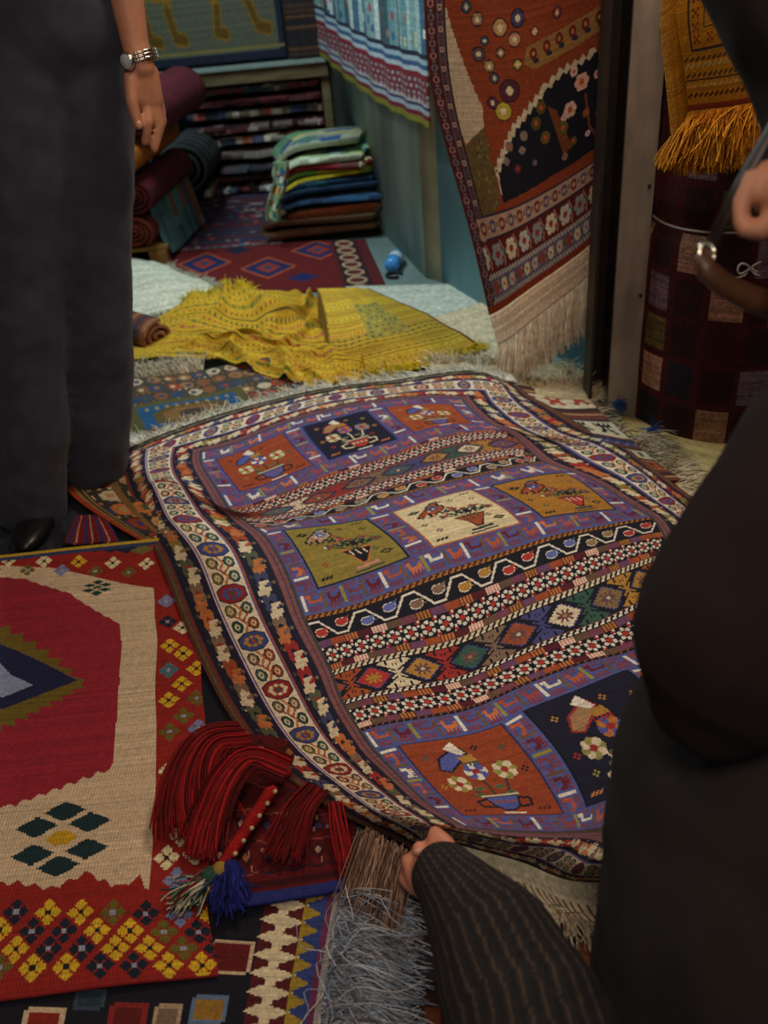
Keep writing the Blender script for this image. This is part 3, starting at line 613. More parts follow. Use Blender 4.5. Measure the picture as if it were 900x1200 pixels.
# star
def star(px, py, k, a, b):
    x, y = kuv(px, py)
    for dx, dy in ((0, -18), (0, 18), (-15, -9), (15, -9), (-15, 9), (15, 9)):
        dx, dy = dx * k, dy * k
        for q in range(-6, 7):
            ww = (7 - abs(q)) * 1.7 * k; kc.rect(x + dx - ww, y + dy + q * k - .5 * k, x + dx + ww, y + dy + (q + 1) * k - .5 * k, a)
    for q in range(-7, 8): ww = (8 - abs(q)) * 1.1 * k; kc.rect(x - ww, y + q * k * .8 - 1, x + ww, y + q * k * .8 + 1, KCREAM if abs(q) > 5 else b)
star(71, 984, 1.2, (26, 48, 52), (196, 152, 30)); star(115, 690, 0.5, (26, 58, 52), (60, 80, 60)); star(-140, 990, .95, (26, 48, 52), (196, 152, 30))
FL = {'y': (208, 168, 40), 'w': (216, 204, 160), 'o': (104, 92, 36), 'n': (26, 34, 48), 'b': (116, 128, 170), 't': (70, 110, 120)}
def kflower(px, py, c, k=1.0):
    x, y = kuv(px, py); c = FL[c]
    for dx, dy in ((0, -8), (0, 8), (-7, 0), (7, 0)):
        for q in range(-5, 6): ww = 6.2 - abs(q) * .95; kc.rect(x + dx * k - ww * k, y + dy * k + (q - .5) * k, x + dx * k + ww * k, y + dy * k + (q + .6) * k, c)
    kc.rect(x - 1.6, y - 1.6, x + 1.6, y + 1.6, (40, 30, 30) if c[0] > 150 else (150, 150, 170))
for (x_, y_, c_) in [(196, 760, 'y'), (212, 769, 'y'), (196, 788, 't'), (212, 804, 'y'), (229, 786, 'y'), (196, 823, 'y'), (229, 822, 'o'), (212, 843, 'o'), (195, 861, 'o'), (229, 858, 'b'), (212, 884, 'o'), (195, 906, 'w'), (229, 898, 'o'), (210, 928, 'w'), (226, 950, 'w'), (195, 952, 'o'), (210, 980, 'w'), (228, 1000, 'w'), (195, 1006, 'w'), (208, 1030, 'b'), (226, 1040, 'n'), (196, 730, 'n'), (212, 738, 'w'), (228, 748, 'n'), (196, 705, 'b'), (210, 690, 'o')]: kflower(x_, y_, c_, .66)
for i in range(-16, 12):
    for j in range(4):
        g_ = (i - j) % 11; kflower(i * 39 + (j % 2) * 19.5 + 18, 1069 + j * 22, 'nyyonbyoyyn'[g_], .66)
for i in range(-12, 9): kflower(i * 20 + 12, 662 + (i % 2) * 9, 'wowbyo'[i % 6], .6); 
for px in range(-320, 180, 18): x, y = kuv(px, 650); kc.dia(x, y, 12, 5, random.choice([(200, 180, 150), (30, 34, 60), (110, 100, 50)]))
kc.rect(0, 0, KW, 4, (196, 160, 46)); kc.rect(0, 4, KW, 8, (52, 62, 100))
Sg, Tg = np.meshgrid(np.arange(KW + 1), np.arange(KH + 1))
PK = KO + (Sg * KS)[..., None] * kx + (Tg * KS)[..., None] * ky
PK[..., 2] = 0.024 + 0.0035 * vnoise(KH + 1, KW + 1, (6, 7), 9) + 0.014 * np.exp(-(Tg / 14.0) ** 2) + .004 * np.exp(-((Tg - 34 - 0.1 * Sg) / 8.0) ** 2)
PK[:, :, :2] += (0.006 * vnoise(KH + 1, KW + 1, (9, 2), 4))[..., None]
k = simple_rug('kilim', 'red and cream flat-woven kilim with a toothed navy medallion on the left', 'kilim', PK, kc, edge=(150, 40, 40), back=(120, 50, 50), m=mat('flat_woven_kilim', attr=True, noise=.12, nscale=90, bump=.45, bscale=300, weave=60, stretch=(1, 1, 1)))
# ---- bottom: navy kilim with cream framed boxes, end border and blue-grey fringe
NO = on_z(-60, 1030, 0.010); q1 = on_z(392, 1052, 0.010)
P = quad_grid([on_z(-100, 730, .01), on_z(440, 760, .01), on_z(398, 1046, .01) + (on_z(366, 1290, .01) - on_z(398, 1046, .01)), on_z(-260, 1290, .01)], 330, 260, amp=0.002, extra=[(1, .60, *on_z(400, 1046, .01))])
nc = Cv(260, 330, (26, 26, 38)); 
def ncell(px, py):                                             # nearest cell of this rug to the floor point
    p = on_z(px, py, .01)[:2]; d = ((P[..., :2] - p) ** 2).sum(-1); i, j = np.unravel_index(d.argmin(), d.shape); return j, i
for (a, b), col, fr, (hw, hh) in [((270, 1122), (100, 28, 30), KCREAM, (11, 11)), ((196, 1192), (124, 100, 84), (176, 150, 120), (7, 8)), ((244, 1184), (150, 112, 44), (96, 120, 150), (9, 9)), ((150, 1192), (96, 30, 30), (140, 40, 40), (10, 8)), ((50, 1200), (140, 40, 30), KCREAM, (11, 9)), ((105, 1170), (40, 60, 70), (60, 70, 90), (8, 6))]:
    x, y = ncell(a, b); nc.rect(x - hw, y - hh, x + hw, y + hh, fr); nc.rect(x - hw + 2.5, y - hh + 2.5, x + hw - 2.5, y + hh - 2.5, col); nc.rect(x - hw, y - hh, x - hw + 2, y - hh + 2, (26, 26, 38)); nc.rect(x + hw - 2, y + hh - 2, x + hw, y + hh, (26, 26, 38))
xa = ncell(300, 1120)[0]; xb = ncell(346, 1120)[0]; xc = ncell(372, 1120)[0]
nc.rect(xa, 0, xb, 330, (86, 26, 32)); nc.rect(xb, 0, xc, 330, (52, 66, 128)); nc.rect(xc, 0, xc + 3, 330, (110, 50, 84)); nc.rect(xc + 3, 0, 260, 330, (160, 152, 148))
yy = 0
for i in range(0, 27):
    m_ = (xa + xb) / 2; y = 4 + i * 12
    for q in range(-4, 5): ww = (5 - abs(q)) * (xb - xa) * .10; o_ = q * .5; nc.rect(m_ - ww - 1.5 + o_, y + q * 1.05, m_ + ww + 1.5 + o_, y + q * 1.05 + 1.2, CREAM)
    nc.rect(m_ - 2.5, y + 4, m_ + 2.5, y + 8, CREAM)
    nc.poly([(xb, y), (xc - 1, y + 6), (xb, y + 12)], (160, 134, 48))
nk = simple_rug('kilim', 'navy kilim with framed boxes and a blue-grey fringe at the bottom edge', 'kilim', P, nc, edge=(120, 60, 90), back=(70, 70, 80))
p, d = edge_pts(P[185:], 3, 1100, 5)
tag(strands('end_fringe', p + [0, 0, .003], d + [0, -.45, .35], 0.17, 0.0011, WOVEN_SOFT, nk, jit=0.30, sag=1.0, floor=0.012, curl=2.0, nseg=9, freq=.9, cols=[(176, 190, 208), (150, 164, 186), (200, 200, 204), (130, 138, 154), (110, 104, 108)], seed=8), 'pale blue-grey fringe')
# ---- dark red tasselled rug in the middle foreground, blue selvedge
P = quad_grid([on_z(228, 850, .02), on_z(420, 880, .05), on_z(415, 1040, .03), on_z(250, 1066, .03)], 90, 100, amp=0.006, cells=(4, 4), seed=3)
rc = Cv(100, 90, (88, 16, 20)); r6 = random.Random(6)
for i in range(6):
    for j in range(5):
        x, y = 8 + i * 17, 8 + j * 15; rc.dia(x, y, 6, 5, (60, 12, 20)); rc.dia(x, y, 3, 2.5, r6.choice([(150, 90, 60), (50, 50, 90), (160, 130, 110)])); rc.line([(x - 8, y + 7), (x, y + 9), (x + 8, y + 7)], 1.2, r6.choice([(30, 24, 40), (130, 60, 50)]))
for i in range(50): rc.rect(r6.random() * 98, 50 + r6.random() * 26, 0, 0, RED)
for i in range(34): x, y = r6.random() * 98, 44 + r6.random() * 30; rc.rect(x, y, x + 1.3, y + 2.5, r6.choice([(170, 120, 110), (100, 90, 120), (150, 120, 90)]))
rc.rect(0, 85, 100, 90, (38, 44, 110)); rc.rect(0, 80, 100, 83, (60, 12, 18))
rr_ = simple_rug('tasselled_rug', 'dark red patterned rug with a blue edge under the lifted carpet corner', 'rug', P, rc, edge=(36, 44, 112), back=(90, 20, 24))
# red tassels lying on it
TAS = mat('red_tassel_wool', (150, 18, 20), noise=.3, nscale=40, bump=.4, bscale=300)
RC = [(140, 14, 18), (116, 10, 14), (156, 24, 24), (86, 8, 12)]
def tassel(name, label, cat, path, zs, n, ln, cols, rad=.0022, knot=True, jit=.22, group=None, seed=3, spread=.02, dirv=None, sag=.9):
    pts = np.array([on_z(a, b, z) for (a, b), z in zip(path, zs)])
    e = empty(name, (pts[-1][0], pts[-1][1], 0), label, cat, group)
    if len(pts) > 2: 
        cordm = mat('cord_%s' % '_'.join(map(str, cols[0])), cols[0], noise=.3, bump=.6, bscale=200)
        MB().tube(pts[:-1], .006, 8).build('cord', cordm, e)
    h = pts[-2]; dv = pts[-1] - h; dv /= np.linalg.norm(dv)
    if knot: MB().ell(h, (.014, .014, .012)).build('knot', mat('knot_%s' % '_'.join(map(str, cols[0])), cols[0], noise=.3, bump=.6, bscale=200), e)
    roots = h + np.random.default_rng(seed).normal(0, spread, (n, 3)) * [1, 1, .45]; roots[:, 2] = np.maximum(roots[:, 2], .03)
    strands('threads', roots, np.tile(dv, (n, 1)) + [0, 0, .25], ln, rad, WOVEN_SOFT, e, jit=jit, sag=sag, floor=.036, curl=.95, freq=.5, cols=cols, seed=seed, nseg=9)
    return e
def yarn_tassel(name, label, path, zs, n, fan0, fan1, rad, cols, seed, twist=.5, knot=True):
    pts = np.array([on_z(a, b, z) for (a, b), z in zip(path, zs)]); r = np.random.default_rng(seed)
    tt = np.linspace(0, 1, 22); kn = np.linspace(0, 1, len(pts)); cs = np.stack([np.interp(tt, kn, pts[:, i]) for i in range(3)], 1)
    for _ in range(4): cs[1:-1] = (cs[:-2] + 2 * cs[1:-1] + cs[2:]) / 4
    T = np.gradient(cs, axis=0); T /= np.linalg.norm(T, axis=1, keepdims=True); sd = np.cross(T, [0, 0, 1.]); sd /= np.linalg.norm(sd, axis=1, keepdims=True) + 1e-9; up = np.cross(sd, T)
    V = []; F = []; CC = []; off = 0
    for q in range(n):
        a, b = r.normal(0, .55), abs(r.normal(0, .5)); L_ = r.uniform(.72, 1.08); ph = r.random() * 6.3; fan = fan0 + (fan1 - fan0) * tt ** 1.4
        u = np.clip(tt * L_, 0, 1); c0 = np.stack([np.interp(u, tt, cs[:, i]) for i in range(3)], 1) + (T[-1] * np.maximum(0, tt * L_ - 1)[:, None]) * .1
        p = c0 + sd * (fan * a + .004 * np.sin(tt * 6 * twist + ph) * tt)[:, None] + up * (fan * .45 * b * (1 - .6 * tt))[:, None]; p[:, 2] = np.maximum(p[:, 2], .034 + rad)
        Tq = np.gradient(p, axis=0); Tq /= np.linalg.norm(Tq, axis=1, keepdims=True) + 1e-9; s1 = np.cross(Tq, [0.2, 0.3, .9]); s1 /= np.linalg.norm(s1, axis=1, keepdims=True); s2 = np.cross(Tq, s1); rr = rad * (1 - .35 * tt ** 4)[:, None]
        V.append(np.stack([p + rr * (math.cos(g) * s1 + math.sin(g) * s2) for g in (0, 1.5708, 3.1416, 4.7124)], 1).reshape(-1, 3))
        fs = [(off + i * 4 + k_, off + i * 4 + (k_ + 1) % 4, off + (i + 1) * 4 + (k_ + 1) % 4, off + (i + 1) * 4 + k_) for i in range(21) for k_ in range(4)]; F += fs; off += 88
        CC += [np.array(cols[r.integers(len(cols))]) * r.uniform(.85, 1.15)] * len(fs)
    e = empty(name, (pts[0][0], pts[0][1], 0), label, 'tassel'); 
    if knot: MB().ell(pts[0], (.011, .011, .010)).build('knot', mat('dark_red_knot', (110, 14, 16), noise=.3, bump=.8, bscale=150), e)
    o = raw('threads', np.concatenate(V), F, WOVEN_SOFT, e, np.clip(np.array(CC), 0, 255)); o['kind'] = 'stuff'; return e
yarn_tassel('tassel', 'big loose red wool tassel spilling over the kilim edge', [(285, 866), (245, 868), (226, 905), (222, 945), (228, 975)], [.075, .105, .085, .06, .045], 240, .028, .050, .0021, RC, 11)
yarn_tassel('tassel', 'long red wool tassel curving from under the carpet towards the plaited cord', [(335, 905), (290, 885), (262, 920), (244, 970), (238, 1003)], [.07, .10, .09, .06, .045], 170, .018, .028, .0021, RC, 12)
yarn_tassel('tassel', 'dark red threads bunched at the right end of the tasselled rug', [(372, 925), (352, 948), (338, 985), (330, 1008)], [.07, .075, .055, .045], 90, .016, .032, .0018, [(110, 10, 14), (88, 8, 12)], 13, knot=False)
yarn_tassel('tassel', 'thin drooping red threads below the lifted carpet edge', [(392, 940), (396, 965), (402, 1000), (405, 1022)], [.08, .07, .05, .04], 30, .010, .016, .0018, RC, 14, knot=False)
# plaited red cord between
e = empty('plaited_cord', on_z(300, 960, 0), 'thick plaited red cord with small beads beside the tassels', 'cord')
A_, B_ = on_z(318, 925, .075), on_z(262, 1012, .045)
for kq in range(3):
    tt = np.linspace(0, 1, 60); mid = A_[None] * (1 - tt[:, None]) + B_[None] * tt[:, None]; mid[:, 0] += .008 * np.sin(tt * 40 + kq * 2.09); mid[:, 2] += .005 * np.cos(tt * 80 + kq * 4.19); MB().tube(mid, .0055, 6).build('plait', TAS, e)
for q in range(6): pt = A_ * (1 - (q + .5) / 6) + B_ * ((q + .5) / 6) + np.array([.014, -.004, .012]); MB().ell(pt, (.004, .004, .004), 8, 6).build('bead', mat('cream_bead', (190, 170, 120), rough=.4, bump=0), e)
tassel('tassel', 'royal blue tassel on the kilim corner', 'tassel', [(270, 1018), (262, 1085)], [.05, .03], 170, .075, [(26, 34, 110), (34, 40, 130), (20, 26, 84)], jit=.2, spread=.007, seed=14)
tassel('tassel', 'green and white striped tassel beside the blue one', 'tassel', [(246, 1026), (205, 1062)], [.05, .03], 120, .08, [(44, 76, 62), (180, 170, 150), (150, 40, 40), (60, 90, 70), (196, 186, 160)], jit=.16, spread=.006, seed=15)
tassel('tassel', 'small yellow and navy tassel tucked against the blue one', 'tassel', [(258, 1020), (240, 1052)], [.05, .03], 60, .06, [(150, 120, 50), (40, 46, 90)], jit=.18, spread=.005, seed=16)

# ---- rugs under the big carpet
def bands_rug(W_, H_, seed, pal, bg, border=14, bcol=None, edge=RUST):
    c = Cv(W_, H_, bg); r = random.Random(seed)
    for y in range(6, H_, 13):
        for x in range(6, W_, 13): c.oct(x + r.uniform(-2, 2), y, 5.5, 4.5, r.choice(pal)); c.ell(x, y, 2.4, 2, r.choice(pal)); 
        for x in range(0, W_, 5): c.rect(x, y + 5, x + 2, y + 7, r.choice(pal))
    c.rect(0, 0, 3, H_, edge); c.rect(W_ - 3, 0, W_, H_, edge); c.rect(0, H_ - 3, W_, H_, edge); return c
# left, behind: brown and blue rug with a blue panel
P = quad_grid([on_z(60, 462, .05), on_z(322, 418, .085), on_z(395, 492, .06), on_z(95, 570, .03)], 120, 190, amp=.008, cells=(3, 5), seed=2)
c = bands_rug(190, 120, 4, [(130, 84, 54), (60, 70, 96), (150, 108, 70), (70, 80, 60), (160, 60, 40), (40, 70, 100), (190, 170, 140)], (74, 66, 56), edge=(130, 60, 36))
c.rect(50, 38, 146, 84, (86, 84, 48)); c.rect(60, 44, 138, 78, (34, 84, 128)); c.oct(100, 61, 30, 14, (96, 78, 44)); c.oct(100, 61, 22, 10, (130, 96, 54)); c.oct(100, 61, 10, 5, (70, 60, 50))
for q in range(9): c.rect(66 + q * 8, 46, 69 + q * 8, 50, (150, 130, 90)); c.ell(66 + q * 8, 74, 2, 2, (170, 140, 60))
lr = simple_rug('rug', 'brown rug with a bright blue panel behind the carpet fringe', 'rug', P, c, edge=(130, 60, 36), group=None)
p, d = edge_pts(P[:, :130], 0, 1500, 3)
tag(strands('fringe', p, d + [-.1, .3, .5], .085, .0014, WOVEN_SOFT, lr, jit=.4, sag=.8, floor=.08, curl=1., cols=[(206, 190, 160), (190, 176, 146), (216, 204, 180), (160, 150, 130)], seed=21), 'cream fringe')
# left edge: rug with orange border and yellow guards sticking out under the carpet
P = quad_grid([on_z(100, 518, .045), on_z(200, 500, .05), on_z(262, 650, .045), on_z(192, 650, .034)], 110, 60, amp=.003, extra=[(0, .38, *on_z(75, 567, .04))])
c = bands_rug(60, 110, 9, [(190, 150, 100), (150, 60, 40), (60, 66, 110), (70, 100, 70), (200, 120, 60), (206, 186, 150)], (60, 50, 44))
for i, col in enumerate([(176, 66, 34), (176, 66, 34), (140, 46, 30), (150, 116, 66), (80, 60, 44), (160, 130, 80), (50, 44, 40)]): c.rect(i * 1.5, 0, i * 1.5 + 1.5, 110, col)
c.rect(22, 0, 26, 110, (130, 96, 54)); c.rect(0, 0, 60, 4, (110, 70, 50)); c.rect(0, 103, 60, 110, (180, 76, 40))
simple_rug('rug', 'small brown rug with an orange edge sticking out left under the carpet', 'rug', P, c, edge=(170, 60, 30))
# red-and-blue striped fabric tucked beneath it
P = quad_grid([on_z(88, 604, .03), on_z(120, 600, .034), on_z(140, 634, .03), on_z(76, 636, .03)], 24, 30, amp=.004, cells=(2, 3))
c = Cv(30, 24, (120, 28, 28))
for x in range(2, 30, 9): c.rect(x, 0, x + 2, 24, (40, 50, 110)); c.rect(x + 4, 0, x + 5, 24, (190, 140, 120))
simple_rug('folded_cloth', 'small red and blue striped cloth by the shoes of the standing man', 'cloth', P, c)
# right, behind: cream kilim with black glyphs, and its dark companion
P = quad_grid([on_z(560, 452, .05), on_z(672, 452, .045), on_z(800, 562, .035), on_z(700, 560, .03)], 100, 90, amp=.007, cells=(4, 3), seed=8, extra=[(1, .4, *on_z(728, 505, .05))])
c = Cv(90, 100, (110, 60, 46))
for y in range(0, 100, 10): c.rect(0, y, 90, y + 3, (60, 44, 44)); c.rect(0, y + 5, 90, y + 6, (190, 150, 110))
c.rect(0, 30, 90, 48, (212, 200, 168)); c.rect(0, 30, 90, 31.5, (60, 50, 70)); c.rect(0, 8, 90, 20, (206, 190, 160)); c.rect(0, 62, 90, 72, (200, 186, 156))
for x in range(4, 86, 22):
    c.bits(["#.#.#.#", "#######", "..#.#..", ".##.##.", "##...##"], x, 33, 2.2, {'#': (34, 30, 44)}); c.bits(["##..##", ".####.", "##..##"], x + 3, 10, 2.4, {'#': (170, 60, 50)})
for x in range(0, 90, 9): c.dia(x + 4, 54, 4, 4, (60, 76, 130)); c.dia(x + 4, 82, 4, 4, (170, 80, 50)); c.rect(x, 64, x + 4, 69, (50, 84, 70))
gr = simple_rug('kilim', 'cream and brown kilim with dark comb figures behind the carpet on the right', 'kilim', P, c, edge=(80, 40, 50))
p, d = edge_pts(P, 3, 260, 6)
tag(strands('fringe', p, d + [.1, .1, .2], .05, .0013, WOVEN_SOFT, gr, jit=.35, sag=1., floor=.015, curl=.9, cols=[(210, 196, 170), (222, 210, 186), (186, 170, 140), (150, 110, 80), (70, 100, 80)], seed=22), 'cream fringe')
p, d = edge_pts(P, 0, 500, 7)
tag(strands('fringe', p, d + [.2, .2, .5], .08, .0013, WOVEN_SOFT, gr, jit=.4, sag=1., floor=.03, curl=1.2, cols=[(210, 196, 170), (190, 170, 140), (170, 146, 110)], seed=23), 'cream fringe')
for (a, b, t_) in ((722, 472, 'upper'), (762, 504, 'lower')):
    bp = on_z(a, b, .05); e = empty('tassel', (bp[0], bp[1], 0), 'short blue wool tassel, the %s of the two near the post foot' % t_, 'tassel', 'blue tassels near the post')
    MB().ell(bp, (.009, .009, .008)).build('knot', mat('blue_wool', (30, 70, 130), noise=.3), e)
    strands('threads', np.tile(bp, (70, 1)), np.tile([.5, -.1, .1], (70, 1)), .04, .0013, WOVEN_SOFT, e, jit=.4, sag=1., floor=.02, cols=[(30, 74, 140), (24, 60, 120), (50, 96, 160)], seed=24)
# right: dark rug with long cream fringe further out
P = quad_grid([on_z(700, 500, .03), on_z(742, 512, .03), on_z(860, 640, .02), on_z(800, 640, .02)], 60, 30, amp=.003)
c = bands_rug(30, 60, 12, [(110, 60, 50), (60, 50, 70), (160, 120, 80)], (70, 44, 44))
dr = simple_rug('rug', 'dark rug with a thick cream fringe beside the checked bundle', 'rug', P, c, edge=(60, 40, 60))
p, d = edge_pts(P, 3, 1500, 9)
tag(strands('fringe', p, d + [.2, .25, .45], .12, .0016, WOVEN_SOFT, dr, jit=.22, sag=1.1, floor=.008, curl=.5, cols=[(222, 204, 168), (206, 186, 148), (230, 214, 182)], seed=25), 'thick cream fringe')
cloth = quad_grid([on_z(690, 478, .008), on_z(850, 515, .008), on_z(880, 640, .008), on_z(800, 640, .008)], 20, 20)
c = Cv(20, 20, (204, 180, 118)); simple_rug('cloth', 'plain yellowish cream cloth under the fringe by the checked bundle', 'cloth', cloth, c)
# ---- pale sheets lying between the yellow kilim and the pier
P = quad_grid([on_z(405, 336, .012), on_z(566, 330, .012), on_z(620, 395, .014), on_z(470, 420, .012)], 30, 40, amp=.003, cells=(2, 2))
simple_rug('cardboard_sheet', 'pale grey-green card sheet lying in front of the teal pier', 'sheet', P, Cv(40, 30, (196, 200, 184)), th=.003, m=WOVEN_SOFT)
P = quad_grid([on_z(505, 372, .022), on_z(575, 350, .022), on_z(640, 440, .03), on_z(560, 440, .03)], 30, 40, amp=.003, cells=(2, 2), extra=[(0, .6, *on_z(520, 430, .024))])
simple_rug('cloth', 'cream cloth lying over the card sheet below the hanging rug', 'cloth', P, Cv(40, 30, (220, 200, 164)), th=.003, m=WOVEN_SOFT)
# ragged cream fringe of the stack below the hanging rug
P = quad_grid([on_z(500, 425, .04), on_z(650, 428, .05), on_z(700, 470, .05), on_z(520, 450, .05)], 20, 60, amp=.004)
fr = simple_rug('rug', 'pale woven rug end with loose cream fringe behind the carpet corner', 'rug', P, Cv(60, 20, (180, 160, 124)), m=WOVEN_SOFT)
p, d = edge_pts(P, 0, 1100, 9)
tag(strands('fringe', p, d + [.0, .2, .6], .075, .0012, WOVEN_SOFT, fr, jit=.45, sag=1.2, floor=.03, curl=1.4, cols=[(216, 202, 172), (196, 180, 146), (160, 130, 90), (222, 212, 188)], seed=26), 'loose cream fringe')
p, d = edge_pts(P, 3, 350, 10)
strands('fringe', p, d + [.1, .3, .6], .075, .0012, WOVEN_SOFT, fr, jit=.4, sag=1.2, floor=.03, curl=1.2, cols=[(216, 202, 172), (196, 180, 146)], seed=27)

P = quad_grid([on_z(-160, 430, .005), on_z(150, 470, .005), on_z(190, 660, .005), on_z(-200, 680, .005)], 70, 90, amp=.0)  # added dark sheet, the shadow at the man's feet put into its colour
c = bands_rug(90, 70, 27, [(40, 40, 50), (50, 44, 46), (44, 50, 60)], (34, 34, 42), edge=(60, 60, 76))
simple_rug('rug', 'dark slate rug added as painted shadow under the shoes of the standing man', 'rug', P, c, th=.004)
# added dark rug, its colour standing for shadow and striped cloth below the carpet
P = quad_grid([on_z(440, 940, .006), on_z(900, 940, .006), on_z(940, 1320, .006), on_z(395, 1320, .006)], 80, 100, amp=.002)
c = bands_rug(100, 80, 17, [(60, 40, 34), (50, 44, 56), (110, 60, 40), (40, 36, 40)], (42, 32, 32), edge=(50, 30, 30))
simple_rug('rug', 'very dark brown rug added for shadow and striped cloth under the near end of the carpet', 'rug', P, c)
# ---- yellow kilims
def yel_cv(w_, h_, seed, base, vertical=False):
    c = Cv(w_, h_, base); r = random.Random(seed)
    pal = [(150, 70, 30), (70, 90, 60), (96, 70, 96), (210, 190, 60), (120, 120, 50), (176, 96, 70)]
    y = 3
    while y < h_:
        k_ = r.random(); col = r.choice(pal)
        if k_ < .45:
            for x in range(0, w_, 5): c.rect(x, y, x + 2.4, y + 1.6, col)
            y += 5
        elif k_ < .7:
            for x in range(0, w_, 9): c.dia(x + 4, y + 2, 3.2, 2.6, col); c.rect(x + 8, y + 1, x + 9, y + 3, (60, 60, 40))
            y += 8
        else: c.rect(0, y, w_, y + 1, (90, 80, 30)); y += 4
    return c
YC = (204, 160, 36)
P = quad_grid([on_z(140, 400, .05), on_z(390, 345, .06), on_z(425, 464, .055), on_z(140, 424, .07)], 170, 230, seed=3,
  extra=[(.2, .1, *on_z(215, 362, .11)), (.4, .0, *on_z(268, 338, .15)), (.5, .2, *on_z(300, 385, .10)), (.62, .08, *on_z(330, 352, .13)), (.7, .5, *on_z(355, 410, .11)), (.85, .15, *on_z(370, 370, .05)), (.35, 1, *on_z(235, 418, .085)), (.62, 1, *on_z(318, 440, .085)), (.15, .6, *on_z(180, 405, .075)), (.55, .55, *on_z(308, 400, .09)), (.85, .75, *on_z(390, 435, .10))])
yy, xx = np.mgrid[0:171, 0:231]
w1_ = np.sin(xx * .055 + yy * .045 + 2.4 * vnoise(171, 231, (3, 4), 4)); w2_ = np.sin(xx * .03 - yy * .06 + 2.6 * vnoise(171, 231, (4, 3), 14))
P[..., 2] += (.030 * np.exp(-(w1_ / .45) ** 2) + .020 * np.exp(-(w2_ / .45) ** 2) - .012) * np.clip((xx - 30) / 60, 0, 1) + .006 * vnoise(171, 231, (12, 13), 6) * np.clip((xx - 60) / 60, 0, 1)
P[..., 2] = np.maximum(P[..., 2], .03)
yk = simple_rug('yellow_kilim', 'crumpled mustard yellow kilim heaped in folds beside the standing man', 'kilim', P, yel_cv(230, 170, 3, YC), edge=(190, 170, 30), back=(170, 140, 30), m=WOVEN, k=1, th=.004)
p, d = edge_pts(P[:, 50:120], 0, 500, 11)
YF = [(222, 196, 30), (206, 176, 22), (230, 206, 60), (184, 150, 20)]
tag(strands('fringe', p, d + [0, .2, .6], .045, .0014, WOVEN_SOFT, yk, jit=.4, sag=1.1, floor=.04, curl=.8, cols=YF, seed=28), 'yellow-green fringe')
p, d = edge_pts(P, 2, 600, 12)
strands('fringe', p, d + [0, .2, .4], .05, .0016, WOVEN_SOFT, yk, jit=.4, sag=1.2, floor=.04, curl=.8, cols=YF, seed=29)
P = quad_grid([on_z(373, 338, .17), on_z(432, 338, .15), on_z(562, 404, .035), on_z(405, 440, .055)], 170, 150,
  extra=[(0, .5, *on_z(386, 392, .15)), (.5, .5, *on_z(450, 378, .13)), (.5, 1, *on_z(480, 425, .045)), (1, .5, *on_z(500, 368, .08)), (.25, .9, *on_z(425, 426, .075))])
P[..., 2] += .004 * vnoise(171, 151, (6, 6), 6)
c = yel_cv(150, 170, 8, (206, 166, 50)); c.rect(50, 40, 100, 110, (166, 154, 72))
for y in range(44, 108, 9):
    for x in range(54, 98, 8): c.dia(x + 2, y, 2.8, 2.4, random.choice([(70, 90, 70), (160, 90, 50), (200, 180, 60)]))
c.rect(146, 0, 150, 170, (110, 50, 40))
yk2 = simple_rug('yellow_kilim', 'mustard yellow kilim draped flat over a hump with its fringe towards the pier', 'kilim', P, c, edge=(120, 60, 40), back=(170, 140, 30))
# its left flank falls to the floor
F0 = P[:, 0]; Fl = np.stack([F0 + np.array([-.012, 0, 0]) * f + np.array([0, 0, -1.0]) * np.maximum(0, F0[:, 2:3] - .04) * f for f in np.linspace(0, 1, 14)], 1)
grid_mesh('side_fall', Fl, yel_cv(13, 170, 5, (190, 148, 36)).wear(.06), WOVEN, yk2, th=.004)
p, d = edge_pts(P, 1, 1400, 13)
tag(strands('fringe', p, d + [.1, .1, .4], .055, .0015, WOVEN_SOFT, yk2, jit=.4, sag=1.3, floor=.035, curl=.8, cols=YF, seed=30), 'bright yellow-green fringe')

# ---- floor runners further back
P = quad_grid([on_z(150, 290, .008), on_z(428, 280, .008), on_z(452, 334, .008), on_z(110, 362, .008)], 70, 200, amp=.0)
c = Cv(200, 70, (104, 24, 26))
for (x, y) in ((70, 26), (120, 36), (160, 14), (30, 40)):
    c.dia(x, y, 22, 15, RUST); c.dia(x, y, 19, 12.5, (34, 38, 84)); c.dia(x, y, 10, 7, (150, 50, 34)); c.dia(x, y, 5, 3, (60, 60, 90))
c.dia(95, 10, 12, 6, (30, 28, 50)); c.dia(145, 52, 12, 6, (34, 38, 90)); c.dia(88, 56, 14, 7, (34, 38, 90))
c.rect(170, 0, 200, 70, (90, 26, 30)); c.rect(173, 0, 192, 70, (52, 26, 32))
for y in range(3, 70, 11): c.oct(182, y + 3, 7, 4.6, (184, 156, 124)); c.oct(182, y + 3, 5, 3, (96, 36, 36))
rn = simple_rug('rug', 'dark red floor rug with navy diamonds between the stacks and the yellow kilims', 'rug', P, c, edge=(90, 20, 24))
P = quad_grid([on_z(205, 228, .008), on_z(335, 223, .008), on_z(330, 284, .010), on_z(208, 293, .010)], 50, 80)
c = Cv(80, 50, (60, 42, 56)); r9 = random.Random(2)
for y in range(0, 50, 3):
    c.rect(0, y, 80, y + 1.4, r9.choice([(110, 34, 40), (84, 50, 62), (50, 54, 84)]))
    for q in range(5): x = r9.random() * 76; c.rect(x, y, x + 4, y + 1.5, r9.choice([(150, 60, 60), (140, 120, 120), (60, 80, 110)]))
sr = simple_rug('rug', 'narrow striped plum rug on the floor in front of the back stack', 'rug', P, c)
p, d = edge_pts(P, 1, 200, 13); strands('fringe', p, d, .03, .0015, WOVEN_SOFT, sr, jit=.3, sag=.4, floor=.01, cols=[(150, 150, 150), (120, 120, 124)], seed=31)
